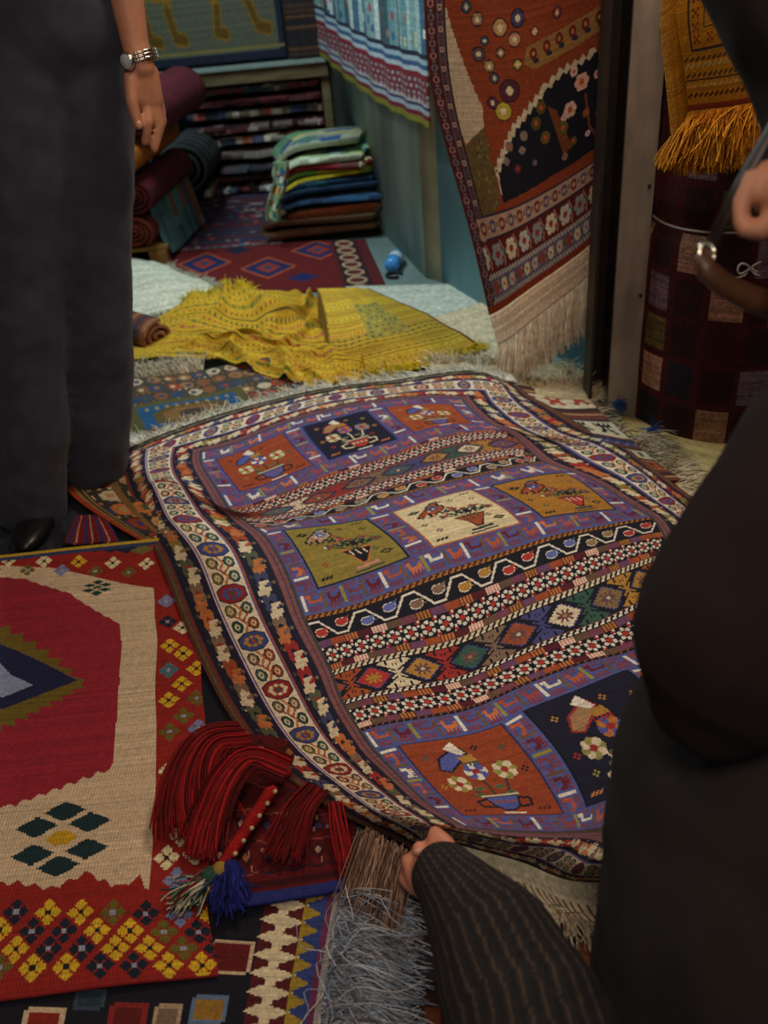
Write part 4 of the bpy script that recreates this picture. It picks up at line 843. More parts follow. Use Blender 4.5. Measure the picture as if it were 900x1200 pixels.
# ================================================================== BACK OF THE SHOP
def on_plane(px, py, p0, n):
    d = ray(px, py); return CAM + d * (((np.asarray(p0) - CAM) @ n) / (d @ n))
# beam over the recess with an upright, and the boarded wall above it
bm_ = empty('shelf_beam', (-0.8, 4.78, 0.56), 'weathered wooden beam running across above the stacked rugs', 'beam')
zb0, zb1 = on_y(300, 97, 4.76)[2], on_y(300, 80, 4.76)[2]
MB().box(((-2.59 - 0.062) / 2, 4.80, (zb0 + zb1) / 2), (2.52, 0.08, zb1 - zb0), bev=.006).build('beam', WOOD, bm_, smooth=False)
MB().box(((-2.59 - 0.062) / 2, 4.79, zb1 + .008), (2.52, 0.10, 0.014), bev=.003).build('ledge_strip', mat('pale_ledge_strip', (120, 134, 128), noise=.2), bm_, smooth=False)
MB().box((-0.085, 4.82, zb0 / 2), (0.04, 0.06, zb0), bev=.004).build('upright', WOOD, bm_, smooth=False)
slab('wall_upper', [(-2.6, 4.84, zb0), (-0.07, 4.84, zb0), (-0.07, 4.84, 2.7), (-2.6, 4.84, 2.7)], .04, mat('dim_teal_board', (70, 96, 92), noise=.2, nscale=6))
# lion picture rug on it
def flat_hang(name, label, x0, x1, z0, z1, Y, cv, wav=.006, cat='rug', tilt=0.0):
    H, W = cv.h, cv.w; S, T = np.meshgrid(np.linspace(0, 1, W + 1), np.linspace(0, 1, H + 1))
    P = np.stack([x0 + (x1 - x0) * S, Y + wav * np.sin(S * 17) * T + tilt * T, z1 + (z0 - z1) * T], -1)
    e = empty(name, ((x0 + x1) / 2, Y, z0), label, cat); grid_mesh('woven_field', P, cv.wear(.06), WOVEN, e, th=.006, k=3); return e
a0, a1 = on_y(150, 75, 4.8), on_y(336, 70, 4.8)
c = Cv(230, 150, (84, 86, 70)); c.rect(0, 0, 230, 4, (30, 34, 50)); c.rect(0, 143, 230, 150, (26, 34, 52)); c.rect(0, 0, 6, 150, (26, 34, 52)); c.rect(222, 0, 230, 150, (26, 34, 52)); c.rect(0, 139, 230, 141, (120, 110, 60))
LY = (124, 92, 26); LD = (90, 66, 18)
c.ell(96, 70, 62, 26, LY); c.ell(160, 56, 34, 34, LD); c.ell(174, 48, 20, 20, LY); c.ell(60, 74, 30, 26, LY)
for pts in ([(44, 80), (34, 104), (40, 128), (52, 130)], [(76, 84), (70, 106), (76, 128), (88, 130)], [(132, 84), (140, 108), (136, 126), (148, 128)], [(162, 80), (182, 100), (196, 124), (210, 126)]):
    c.line(pts, 12, LY); c.line(pts[1:], 8, LD)
c.line([(34, 66), (12, 50), (14, 26), (26, 16)], 6, LD); c.ell(27, 14, 7, 7, LD); c.ell(181, 44, 2.5, 2.5, BLACK); c.ell(192, 54, 5, 3, BLACK)
for x in (200, 208, 214): c.rect(x, 20, x + 2, 70 + (x % 7) * 3, (100, 50, 36))
flat_hang('picture_rug', 'olive picture rug of a yellow lion hanging above the wooden beam', a0[0], a1[0], zb1 + .03, zb1 + .03 + .8, 4.805, c, .002)
c = Cv(40, 140, (42, 34, 30)); r_ = random.Random(8)
for y in range(0, 140, 4): c.rect(0, y, 40, y + 2, r_.choice([(70, 50, 36), (30, 30, 40), (90, 60, 40)]))
flat_hang('rug', 'narrow dark brown rug hanging right of the lion picture rug', a1[0] + .015, -0.10, zb1 + .02, zb1 + .8, 4.80, c, .002)
# folded rugs stacked in the recess
def serp(n, L, th, r):                                          # folded sheet profile, n layers of length L, pitch th
    pts = []
    for i in range(n):
        xs = np.linspace(0, L, 9) if i % 2 == 0 else np.linspace(L, 0, 9)
        pts += [(x, i * th) for x in xs]
        if i < n - 1:
            cx = L if i % 2 == 0 else 0; sg = 1 if i % 2 == 0 else -1
            pts += [(cx + sg * r * math.sin(a), i * th + th / 2 - th / 2 * math.cos(a)) for a in np.linspace(0, PI, 6)[1:-1]]
    return np.array(pts)
def folded(name, label, cat, group, origin, along, across, width, L, n, th, cv_fn, seed=0, droop=0.0, wob=.004, m=WOVEN, thick=.6):
    """along: unit dir of extrusion (width), across: unit dir of the folds (length L)."""
    pr = serp(n, L, th, th * .7); W = 60; H = len(pr) - 1; al = np.array(along, float); ac = np.array(across, float)
    S = np.linspace(0, 1, W + 1); P = np.zeros((H + 1, W + 1, 3))
    P[:] = np.array(origin, float); P += pr[:, None, 0:1] * ac + (S * width)[None, :, None] * al; P[..., 2] += pr[:, None, 1]
    r = np.random.default_rng(seed); nz = vnoise(H + 1, W + 1, (3, 5), seed); P[..., 2] += wob * nz * .6
    ph = vnoise(1, W + 1, (1, 4), seed + 9)[0]; P += (ph * wob * 1.6)[None, :, None] * ac + (vnoise(H + 1, 1, (max(2, n), 1), seed + 3) * wob * 2)[..., None] * al
    if droop: P[..., 2] -= droop * np.maximum(0, .25 - pr[:, None, 0] / L) ** 2 * 16
    P[..., 2] = np.maximum(P[..., 2], origin[2] - droop - wob)
    e = empty(name, P[0, W // 2], label, cat, group); cv = cv_fn(W, H)
    grid_mesh('folded_cloth', P, cv.wear(.08, seed), m, e, th=th * thick, k=1, flip=-float(np.sign(np.cross(ac, al)[2] + 1e-9))); return e
def rug_cv(pal, bg, dens=.5, rows=False):
    def f(W, H):
        c = Cv(W, H, bg); r = random.Random(str(pal) + str(bg)); x = 0
        while x < W:
            q = r.randint(2, 6)
            if r.random() < dens: c.rect(x, 0, x + q, H, r.choice(pal))
            x += q
        if rows:
            for _ in range(70): x, y = r.randrange(W), r.randrange(H); q = r.randint(6, 26); c.rect(x, y, x + q, y + r.randint(1, 4), r.choice(pal + [bg]))
        for _ in range(60): x, y = r.randrange(W), r.randrange(H); c.rect(x, y, x + r.randint(2, 8), y + r.randint(2, 6), r.choice(pal))
        return c
    return f
RP = [('with grey and red ends at the top of the stack', [(120, 110, 100), (110, 40, 36), (40, 60, 80)], (90, 84, 78), .05, 3), ('in dark red, second from the top', [(86, 22, 26), (60, 20, 26)], (70, 18, 22), .0, 2),
      ('with cream and blue bars, third from the top', [(160, 150, 130), (40, 56, 90), (150, 60, 40), (30, 40, 60)], (120, 110, 96), -.03, 3), ('in maroon with thin stripes in mid stack', [(110, 90, 84), (84, 30, 34)], (66, 24, 30), -.01, 2),
      ('with orange and cream flowers in mid stack', [(160, 70, 36), (150, 140, 120), (50, 60, 90)], (110, 40, 36), .08, 3), ('in plain taupe grey, thickest of the stack', [(110, 98, 88), (96, 84, 78)], (100, 88, 80), .08, 3),
      ('in dark plum near the stack foot', [(60, 44, 50), (46, 50, 66)], (56, 34, 40), .10, 2), ('in dark red and slate near the stack foot', [(86, 30, 34), (40, 46, 60)], (60, 26, 32), .06, 2), ('with a red and white corner at the stack foot', [(130, 40, 36), (140, 140, 130), (40, 50, 70)], (60, 24, 30), -.02, 2)]
z = 0.004; hs = [.05, .05, .05, .075, .068, .046, .066, .055, .055]
for i, (lb, pal, bg, dx, n) in enumerate(RP[::-1]):
    pal = [tuple(min(235, v * .85 + sum(c_) * .16) for v in c_) for c_ in pal]; bg = tuple(v * .8 + sum(bg) * .08 for v in bg)
    h_ = hs[i]; xl = -0.74 + dx
    folded('folded_rug', 'folded rug ' + lb, 'rug', 'folded rugs stacked under the beam', (xl, 4.83 + .03 * math.sin(i * 2.3), z + h_ * .35), (1, 0, 0), (0, 1, 0), -0.13 - xl, .40, 2, h_ / 2 * .9, rug_cv(pal, bg, .75), seed=i + 3, wob=.010, thick=.93)
    z += h_ * 1.02
# dark rolled rug ends left of that stack
def roll(name, label, cat, c0, axis, R, L, col, turns=3.5, th=.012, group=None, seed=0, m=None, squash=.85, cols=None):
    ax = np.array(axis, float); ax /= np.linalg.norm(ax); u = np.cross([0, 0, 1.0], ax); u /= np.linalg.norm(u); v = np.cross(ax, u)
    n = int(turns * 22); a = np.linspace(0, turns * 2 * PI, n + 1); rr = .012 + (R - .012) * a / a[-1]
    W = 26; S = np.linspace(0, L, W + 1); P = np.zeros((n + 1, W + 1, 3)); P[:] = np.array(c0, float)
    P += (rr * np.cos(a + seed))[:, None, None] * u + (rr * np.sin(a + seed))[:, None, None] * v * squash; P += S[None, :, None] * ax
    P += (.006 * vnoise(n + 1, W + 1, (8, 2), seed + 1))[..., None] * ax
    cv = Cv(W, n, col)
    if cols:
        for x in range(W):
            if x % 4 < 2: cv.rect(x, 0, x + 1, n, cols[(x // 4) % len(cols)])
    e = empty(name, np.array(c0) - [0, 0, R], label, cat, group); grid_mesh('rolled_cloth', P, cv.wear(.1, seed), WOVEN, e, th=min(th, (R - .012) / turns * .62), k=1, flip=1.0); return e
YL = 3.86
pal_ = on_y(186, 292, YL); zp = max(.05, pal_[2])
e = empty('pallet', (-0.9, YL, 0), 'low plain wooden pallet under the rolled rugs behind the standing man', 'pallet')
PW = mat('raw_pine', (150, 110, 58), noise=.2, nscale=20, bump=.3, bscale=60, stretch=(.4, 3, 3))
for q in range(5): MB().box((-1.03, YL + .06 + q * .115, zp), (.46, .095, .018), bev=.003).build('plank', PW, e, smooth=False)
for xx_ in (-1.2, -1.03, -0.845): MB().box((xx_, YL + .05, (zp - .009) / 2 + .001), (.075, .09, zp - .012), bev=.004).build('block', PW, e, smooth=False)
zz = zp + .012
roll('rolled_rug', 'rust-brown rolled rug lowest on the wooden pallet', 'rug', (-0.915, YL - .02, zz + .07), (.18, 1, 0), .082, .55, (98, 36, 20), group='rolled rugs on the pallet', seed=1)
roll('rolled_rug', 'dark red rolled rug lying on the rust-brown one', 'rug', (-0.885, YL - .03, zz + .215), (.18, 1, 0), .085, .55, (84, 18, 24), group='rolled rugs on the pallet', seed=2)
roll('rolled_rug', 'orange rolled rug with its spiral end showing below the man\'s hand', 'rug', (-0.90, YL - .06, zz + .365), (.18, 1, 0), .080, .55, (176, 96, 22), turns=2.5, group='rolled rugs on the pallet', seed=3)
roll('rolled_rug', 'thick maroon rolled rug on top, behind the man\'s hand', 'rug', (-0.80, YL - .02, zz + .52), (.22, 1, 0), .115, .5, (84, 22, 34), turns=4, group='rolled rugs on the pallet', seed=4)
folded('folded_cloth', 'pale teal and orange folded cloth leaning against the rolls', 'cloth', None, (-0.80, YL + .05, .03), (.2, .98, 0), (-.2, 0, .98), .45, .30, 2, .02, rug_cv([(96, 140, 140), (150, 90, 50), (60, 90, 110)], (84, 116, 116)), seed=5)
for i in range(1): roll('rolled_rug', 'dark shaggy rolled rug end left of the folded rug stack', 'rug', (-0.80, 4.52, .24), (.1, 1, 0), .15, .45, (34, 30, 32), turns=4, seed=7, cols=[(60, 66, 66)])
# colourful folded cloths
def cs(py, px=335): return on_y(px, py, 3.98)[2]
CL = [('brown and olive folded cloth lowest in the bright cloth stack', [(110, 100, 70), (140, 84, 56)], (116, 84, 60), .35, (324, 458, 281, 264), .010), ('terracotta folded cloth with a grey stripe in the bright stack', [(90, 96, 96)], (150, 80, 46), .10, (345, 462, 264, 243), .012),
      ('blue and grey folded cloth in the middle of the bright stack', [(40, 76, 110), (90, 96, 96), (30, 40, 60)], (34, 60, 90), .5, (330, 440, 243, 229), .02), ('teal folded cloth just under the yellow one', [(40, 100, 110), (30, 60, 90)], (40, 90, 96), .4, (340, 440, 229, 219), .02),
      ('bright yellow and green folded cloth in the bright stack', [(180, 170, 30), (90, 140, 60)], (176, 164, 34), .3, (335, 436, 219, 208), .03), ('multicoloured folded cloth with red patches in the bright stack', [(150, 40, 50), (60, 120, 90), (200, 190, 150), (40, 60, 100)], (100, 60, 60), .7, (333, 430, 208, 200), .03),
      ('white and pale green flowered cloth on top of the bright stack', [(196, 200, 170), (110, 160, 120), (60, 100, 150), (200, 190, 120)], (176, 186, 160), .6, (330, 425, 200, 182), .05)]
for i, (lb, pal, bg, dens, (xa_, xb_, y0_, y1_), dr_) in enumerate(CL):
    p0 = on_y(xa_, y0_, 3.98); p1 = on_y(xb_, y0_, 3.98); z0 = cs(y0_); z1 = cs(y1_); nl = 3 if i % 2 == 0 else 2; h_ = (z1 - z0); wd_ = min(p1[0], .10 + .004 * i) - p0[0]
    folded('folded_cloth', lb, 'cloth', 'bright folded cloths by the alcove wall', (p0[0], 3.98 + .01 * i, max(z0, .004) + .008), (0, 1, 0), (1, 0, 0), .30, wd_, nl, h_ * .62 * (.62 if nl == 3 else 1), rug_cv(pal, bg, dens, True), seed=i + 20, wob=.018, droop=dr_ * .9, thick=.85)
# hanging cloth end down the left of that stack
P = np.zeros((41, 21, 3)); a_, b_ = on_y(330, 188, 3.95), on_y(322, 258, 3.93)
for i in range(41):
    f = i / 40; m_ = a_ * (1 - f) + b_ * f; P[i, :, 0] = m_[0] + np.linspace(-.03, .03, 21) + .01 * math.sin(f * 6); P[i, :, 1] = m_[1] - .02 + .012 * np.sin(np.linspace(0, 7, 21)); P[i, :, 2] = m_[2]
c = Cv(20, 40, (120, 150, 110)); 
for _ in range(40): x, y = random.randrange(18), random.randrange(38); c.rect(x, y, x + 4, y + 4, random.choice([(150, 40, 50), (190, 180, 70), (40, 90, 130), (190, 196, 170)]))
e = empty('draped_cloth', P[20, 10], 'patchy green, red and yellow cloth end hanging down the bright stack', 'cloth'); grid_mesh('cloth_end', P, c.a, WOVEN_SOFT, e, th=.004, flip=1)
# small things on the floor: bottle, black loop
bp = on_z(462, 306, .03); bot = empty('water_bottle', (bp[0], bp[1], 0), 'small blue plastic bottle lying on the floor by the alcove wall', 'bottle')
BL = mat('blue_clear_plastic', (70, 150, 225), rough=.15, bump=0, noise=.05, spec=.6); ax = np.array([.25, .9, .0]); ax /= np.linalg.norm(ax)
s0 = bp - ax * .06
MB().tube([s0 + ax * t for t in (0, .01, .03, .05, .07, .09, .11, .125, .135)], [.022, .029, .030, .028, .030, .028, .029, .02, .011], 16).build('body', BL, bot)
MB().tube([s0 + ax * t for t in (.135, .155)], .014, 12).build('cap', mat('navy_cap', (20, 50, 150), rough=.4, bump=0), bot)
MB().tube([s0 + ax * t for t in (.055, .095)], .0306, 16, caps=False).build('wrapper', mat('white_wrapper', (190, 206, 214), rough=.4, bump=0), bot)
cpt = on_z(462, 322, .008); th_ = np.linspace(.2, 5.2, 24)
o = MB().tube([cpt + np.array([.03 * math.cos(t), .028 * math.sin(t), 0]) for t in th_], .006, 8).build('rubber_loop', mat('black_rubber', (24, 24, 26), rough=.6, bump=0)); tag(o, 'open black rubber loop on the floor beside the blue bottle', 'loop')
# cream fleece and small rolled rug behind the man
P = quad_grid([on_z(120, 300, .03), on_z(195, 312, .03), on_z(262, 352, .02), on_z(120, 385, .02)], 40, 50, amp=.008, extra=[(.4, .5, *on_z(180, 322, .07))])
fl = simple_rug('fleece', 'cream white fleece with a ragged edge beyond the yellow kilim', 'fleece', P, Cv(50, 40, (204, 202, 180)), m=mat('fleece_wool', attr=True, noise=.15, nscale=60, bump=1.0, bscale=160))
for sd in (1, 3):
    p, d = edge_pts(P, sd, 400, 31 + sd); strands('wool_locks', p, d + [0, 0, .3], .045, .002, WOVEN_SOFT, fl, jit=.4, sag=.8, floor=.01, cols=[(206, 204, 184), (190, 188, 166)], seed=40 + sd)
roll('rolled_rug', 'small brown rolled rug with a cream lining beside the fleece', 'rug', on_z(186, 395, .085), (-.75, .65, 0), .072, .26, (106, 60, 42), turns=2.5, seed=5, cols=[(150, 100, 70), (60, 50, 60)])
fr_c = on_z(192, 384, .07)

# ================================================================== HANGING TEXTILES
wd = (bk - cA) / np.linalg.norm(bk - cA); wn = np.array([-wd[1], wd[0], 0]) ; wn = wn if wn[0] < 0 else -wn
pp = cA + wn * .03
ctrl = []
for s, (xx_, yb) in zip((0, .3, .65, 1), ((374, 64), (405, 92), (452, 126), (505, 152))):
    q = on_plane(xx_, yb, pp, wn); ctrl.append((s, 1, *q)); ctrl.append((s, 0, q[0], q[1], 1.75)); ctrl.append((s, .5, q[0], q[1], (q[2] + 1.75) / 2))
PT = tps_grid(ctrl, 230, 150); S_, T_ = np.meshgrid(np.linspace(0, 1, 151), np.linspace(0, 1, 231)); PT += (.012 * np.sin(S_ * 46 + np.sin(T_ * 3)) * (1 - .5 * T_))[..., None] * wn
c = Cv(150, 230, (104, 136, 140)); r_ = random.Random(3); x = 0
while x < 150:
    q = r_.randint(2, 5); c.rect(x, 0, x + q, 190, r_.choice([(150, 176, 176), (66, 96, 120), (96, 136, 140), (184, 196, 190), (60, 80, 90), (120, 150, 150)])); x += q
for _ in range(240): x, y = r_.randrange(150), r_.randrange(190); c.rect(x, y, x + 2, y + 5, r_.choice([(150, 70, 80), (60, 90, 130), (190, 186, 140), (140, 110, 90), (200, 206, 200)]))
y = 186
for hh, col in ((3, (40, 40, 60)), (3, (150, 170, 180)), (3, (60, 90, 130)), (3, (160, 170, 176)), (3, (120, 30, 44)), (14, (110, 40, 50)), (2, (160, 150, 150)), (2, (60, 60, 90)), (3, (150, 160, 170)), (3, (110, 26, 40)), (5, (120, 112, 40))): c.rect(0, y, 150, y + hh, col); y += hh
for x in range(0, 150, 4):
    for yy_ in (202, 206, 210, 213): c.rect(x + (yy_ % 3), yy_, x + 2 + (yy_ % 3), yy_ + 1.6, (150, 140, 146))
e = empty('striped_throw', PT[-1, 75], 'pale blue striped throw with a red patterned border hanging on the alcove wall', 'throw'); grid_mesh('throw_cloth', PT, c.wear(.06), WOVEN_SOFT, e, th=.006, k=2)
# the big hanging rug
HC = [(0, 1, 573, 370, 2.46), (.25, 1, 606, 347, 2.42), (.55, 1, 648, 322, 2.38), (.8, 1, 685, 290, 2.37), (1, 1, 712, 263, 2.36), (0, .86, 548, 262, 2.47), (0, .75, 522, 170, 2.49), (0, .64, 503, 85, 2.50), (0, .54, 497, 0, 2.5), (1, .8, 713, 140, 2.36), (1, .6, 713, 10, 2.36), (.5, .75, 622, 160, 2.43), (.5, .56, 610, 10, 2.44)]
ctrl = [(s, t, *on_y(a, b, Y)) for s, t, a, b, Y in HC] + [(0, 0, .20, 2.5, 2.15), (1, 0, .61, 2.36, 2.15), (.5, 0, .41, 2.43, 2.15), (0, .27, .21, 2.5, 1.6), (1, .27, .61, 2.36, 1.6)]
HW, HH = 230, 560
PH = tps_grid(ctrl, HH, HW, .4, 1.0)
S_, T_ = np.meshgrid(np.linspace(0, 1, HW + 1), np.linspace(0, 1, HH + 1)); PH[..., 1] += .012 * np.sin(S_ * 9 + T_ * 3) * T_
hc_ = Cv(HW, HH, (140, 62, 32))
proj = (PH - CAM); zd = proj @ FW; hx = 450 + FPX * (proj @ RT) / zd; hy = 600 - FPX * (proj @ UP) / zd
def hcell(px, py): d = (hx - px) ** 2 + (hy - py) ** 2; i, j = np.unravel_index(d.argmin(), d.shape); return (j, i)
def h7(*pts): return [hcell(480 + a / 2.727, b / 2.727) for a, b in pts]
# field ornaments
for (a, b, rr, col) in [(345, 60, 9, (70, 66, 100)), (290, 90, 9, (190, 150, 100)), (335, 125, 8, (190, 140, 110)), (215, 60, 7, (160, 130, 100)), (220, 175, 8, (90, 76, 70)), (255, 210, 7, (170, 140, 90)), (290, 170, 6, (150, 110, 80)), (345, 205, 6, (190, 170, 70)), (320, 290, 13, (84, 40, 56)), (300, 355, 11, (180, 160, 60)), (265, 330, 7, (90, 50, 70)), (270, 250, 6, (80, 90, 110)), (400, 100, 5, (210, 160, 120)), (180, 20, 6, (70, 90, 110)), (470, 40, 6, (150, 60, 60)), (240, 130, 5, (70, 90, 110))]:
    x, y = h7((a, b))[0]; hc_.ell(x, y, rr, rr * .8, BLACK); hc_.ell(x, y, rr - 1.2, rr * .8 - 1.2, col); hc_.ell(x, y, rr * .35, rr * .3, CREAM)
hc_.poly(h7((375, 150), (620, 10), (636, 75), (400, 222), (365, 205)), (150, 110, 60))
for q in range(6):
    x, y = h7((395 + q * 42, 172 - q * 24))[0]; hc_.ell(x, y, 5, 5, (110, 30, 36)); hc_.ell(x + 3, y + 6, 4, 2.5, (40, 46, 60)); hc_.ell(x, y, 2, 2, GOLD)
# navy corner with stepped outline
nv = h7((272, 540), (330, 400), (430, 272), (480, 222), (590, 158), (640, 168), (640, 440), (460, 560), (300, 650))
hc_.poly(stair(nv[:6], 5, 2.5) + nv[6:], (206, 190, 160)); hc_.poly(stair([(x + 4, y + 5) for x, y in nv[:5]] + [(x + 2, y + 5) for x, y in nv[5:6]], 5, 2) + nv[6:], (22, 22, 34))
hc_.poly(h7((440, 340), (470, 350), (520, 470), (490, 490)), (120, 64, 30)); hc_.line(h7((560, 300), (575, 400), (600, 440)), 3, (120, 70, 40))
for a, b, rr, cl_ in [(550, 262, 11, (222, 170, 150)), (600, 235, 6, (222, 180, 160)), (525, 230, 6, (226, 186, 164)), (512, 350, 10, (216, 176, 160)), (495, 375, 5, (216, 176, 160)), (565, 360, 6, (150, 80, 50)), (605, 355, 6, (160, 120, 110)), (420, 345, 8, (96, 76, 36)), (405, 395, 8, (88, 76, 40)), (490, 410, 9, (100, 84, 40)), (435, 440, 8, (110, 86, 40)), (525, 450, 6, (90, 80, 40)), (365, 435, 6, (130, 126, 120)), (318, 470, 6, (126, 110, 110)), (360, 480, 5, (130, 120, 116)), (310, 515, 5, (120, 110, 110)), (345, 540, 5, (110, 44, 50)), (400, 520, 4, (90, 84, 120)), (495, 500, 5, (150, 110, 100)), (570, 425, 4, (222, 190, 180))]:
    x, y = h7((a, b))[0]
    for q in range(6): an = q * PI / 3; hc_.ell(x + rr * .5 * math.cos(an), y + rr * .45 * math.sin(an), rr * .42, rr * .38, cl_)
    hc_.ell(x, y, rr * .3, rr * .3, (190, 90, 40))
# cream blank wedge on the left, olive below it
cw = h7((60, -40), (110, 0), (235, 350), (238, 405), (180, 462), (100, 230), (62, 60))
hc_.poly(h7((180, 462), (238, 405), (275, 560), (292, 650), (240, 720), (200, 640)), (104, 88, 50)); hc_.poly(cw[:1] + stair(cw[1:4], 4, 2) + cw[4:], (196, 174, 146))
hc_.poly([(24, 0), (60, 0)] + cw[:2][::-1] + [(24, cw[0][1])], (196, 174, 146))
for _ in range(60):
    x, y = h7((random.uniform(195, 275), random.uniform(440, 680)))[0]; hc_.rect(x, y, x + 2, y + 3, random.choice([(140, 120, 60), (70, 60, 40), (120, 60, 40)]))
# left border and bottom borders
def hb(n, wd, bg, a, b, sp, kind):
    c = Cv(n, wd, bg); x = sp / 2; k = 0; h = wd / 2
    while x < n:
        if kind == 'star':
            for q in range(6): an = q * PI / 3; c.ell(x + h * .45 * math.cos(an), h + h * .5 * math.sin(an), h * .28, h * .28, (a, b, CREAM)[k % 3])
            c.ell(x, h, h * .2, h * .2, RED); c.line([(x + sp * .3, 3), (x + sp * .5, h), (x + sp * .4, wd - 3)], 1.8, (200, 130, 120)); c.ell(x + sp * .5, h, 2.4, 2.4, GREEN)
        else:
            c.oct(x, h, sp * .3, h * .66, (a, b)[k % 2]); c.oct(x, h, sp * .15, h * .34, bg); c.rect(x + sp * .42, h - 2, x + sp * .58, h + 2, b)
        x += sp; k += 1
    return c
hc_.rect(0, 0, 24, HH, (90, 34, 32)); hc_.paste(hb(HH, 12, (84, 30, 32), (160, 120, 120), (110, 110, 120), 10, 'o'), 2, 0, tr=True); hc_.paste(hb(HH, 9, (104, 76, 76), (190, 160, 140), (60, 50, 70), 8, 'o'), 15, 0, tr=True); hc_.rect(24, 0, 25.5, HH, BLACK); hc_.rect(14, 0, 15, HH, BLACK)
y = HH - 7; hc_.rect(0, y, HW, HH, (140, 52, 26))
for wd_, args in ((5, None), (16, ((104, 100, 124), (196, 180, 170), (150, 80, 60), 15, 'star')), (5, None), (27, ((96, 34, 30), (200, 196, 180), (150, 150, 150), 24, 'star')), (2, 'k'), (17, ((186, 150, 128), (90, 84, 110), (120, 50, 46), 15, 'o')), (2, 'k')):
    y -= wd_
    if args is None:
        hc_.rect(14, y, HW, y + wd_, (70, 60, 80))
        for x in range(14, HW, 5): hc_.line([(x, y + wd_ - 1), (x + 4, y + 1)], 1.8, (206, 196, 184))
    elif args == 'k': hc_.rect(22, y, HW, y + wd_, (50, 44, 60))
    else: b_ = hb(HW, wd_, *args); x0_ = 14 if wd_ < 20 else 14; hc_.a[y:y + wd_, x0_:] = b_.a[:, x0_:]
hr = empty('hanging_rug', (.45, 2.4, .2), 'tall red and navy floral rug hanging in front of the teal pier', 'rug')
grid_mesh('rug_field', PH, hc_.wear(.06), WOVEN, hr, th=.008, k=4, edge=(90, 34, 30), back=(120, 90, 70))
e0 = PH[-1]; Bn = np.stack([e0 + np.array([.0, -.035 * f, -.075 * f]) * np.stack([np.ones(HW + 1), np.linspace(1.1, .2, HW + 1), np.ones(HW + 1)], 1) for f in np.linspace(0, 1, 14)], 0)
Bn[:, :, 0] += .02 * np.linspace(0, 1, 14)[:, None] * (1 - np.linspace(0, 1, HW + 1)[None])
grid_mesh('end_band', Bn, Cv(HW, 13, (226, 200, 170)).wear(.08), WOVEN, hr, th=.004, k=2, back=(180, 160, 130))
p, d = edge_pts(Bn, 1, 1500, 44); cl_ = .012 * np.sin(np.arange(1500) * .11); dd = np.tile([.04, -.10, -1.0], (1500, 1)); dd[:, 0] += cl_ * 18
tag(strands('fringe', p, dd, .15, .0016, WOVEN_SOFT, hr, jit=.07, sag=.4, curl=.28, cols=[(238, 220, 192), (246, 230, 204), (222, 200, 172)], seed=45, nseg=7), 'long knotted cream fringe')
# rail carrying it
o = MB().tube([(.12, 2.53, 2.2), (.72, 2.32, 2.2)], .012, 10).build('hanging_rail', STEELD); tag(o, 'steel rail above the frame that carries the hanging rug', 'rail')
# checked bundle
bc_ = np.array([.955, 2.235]); RX, RY = .25, .235; ZT_ = .98
CK = {'k': (52, 18, 20), 'n': (34, 30, 40), 'p': (176, 128, 100), 'm': (120, 92, 104), 'o': (106, 86, 40), 'g': (176, 136, 74), 't': (146, 110, 80), 'w': (66, 22, 24)}
GR = ['knkmokw', 'nkwkmkp', 'kwkmknk', 'nkwkokp', 'kpkpkmk', 'tkmkpkn', 'mkokwkp', 'nmpnkmk', 'kgnkpkt']
NA, NZ = 240, 200
A2_, Z2_ = np.meshgrid(np.linspace(0, 2 * PI, NA + 1), np.linspace(ZT_, .004, NZ + 1)); zn = vnoise(NZ + 1, NA + 1, (5, 12), 3); zn[:, -1] = zn[:, 0]
pinch = 1 - .05 * np.exp(-((Z2_ - .545) / .03) ** 2) - .10 * np.clip((Z2_ - .6) / .4, 0, 1); rs = pinch * (1 + .015 * zn)
PB = np.stack([bc_[0] + RX * rs * np.cos(A2_), bc_[1] + RY * rs * np.sin(A2_), Z2_], -1)
bcv = Cv(NA, NZ, (76, 20, 20)); cwid = 14.1; rh = 22.2
for i in range(9):
    for j in range(17):
        ch = GR[8 - i if i < 9 else 0][(j + i) % 7] if False else GR[i][(j) % 7]; x = j * cwid + 2; y = i * rh + 3; bcv.rect(x, y, x + cwid - 2.6, y + rh - 4, CK[ch])
bcv.a *= (0.9 + .1 * ((np.arange(NA)[None, :] % 2) ^ (np.arange(NZ)[:, None] % 2)))[..., None]
be = empty('checked_bundle', (bc_[0], bc_[1], 0), 'tall rolled bundle of maroon blankets checked with pink, mauve and gold squares', 'blanket bundle')
grid_mesh('blanket_roll', PB, bcv.wear(.12, 2), mat('coarse_check_weave', attr=True, noise=.2, nscale=90, bump=.8, bscale=240, weave=70), be, th=.006, k=4)
tp = MB(); sp_a = np.linspace(0, 8 * PI, 160); sp_r = np.linspace(.03, .86, 160)
for q in range(5): tp.tube([(bc_[0] + RX * .88 * (.2 + .18 * q) * math.cos(t), bc_[1] + RY * .88 * (.2 + .18 * q) * math.sin(t), ZT_ - .004) for t in np.linspace(0, 2 * PI, 40)], .022, 8)
tp.build('rolled_top', mat('maroon_blanket', (70, 20, 22), noise=.3, bump=.6), be)
STR = mat('white_cord', (196, 186, 170), bump=.2)
zs_ = .545; MB().tube([(bc_[0] + RX * .957 * math.cos(t), bc_[1] + RY * .957 * math.sin(t), zs_ + .006 * math.sin(3 * t)) for t in np.linspace(0, 2 * PI, 60)], .0028, 6).build('cord', STR, be)
kb = on_y(880, 316, 2.235 - RY * .98); kb[1] = bc_[1] - math.sqrt(max(0, 1 - ((kb[0] - bc_[0]) / RX) ** 2)) * RY * .97 - .004; bw = MB()
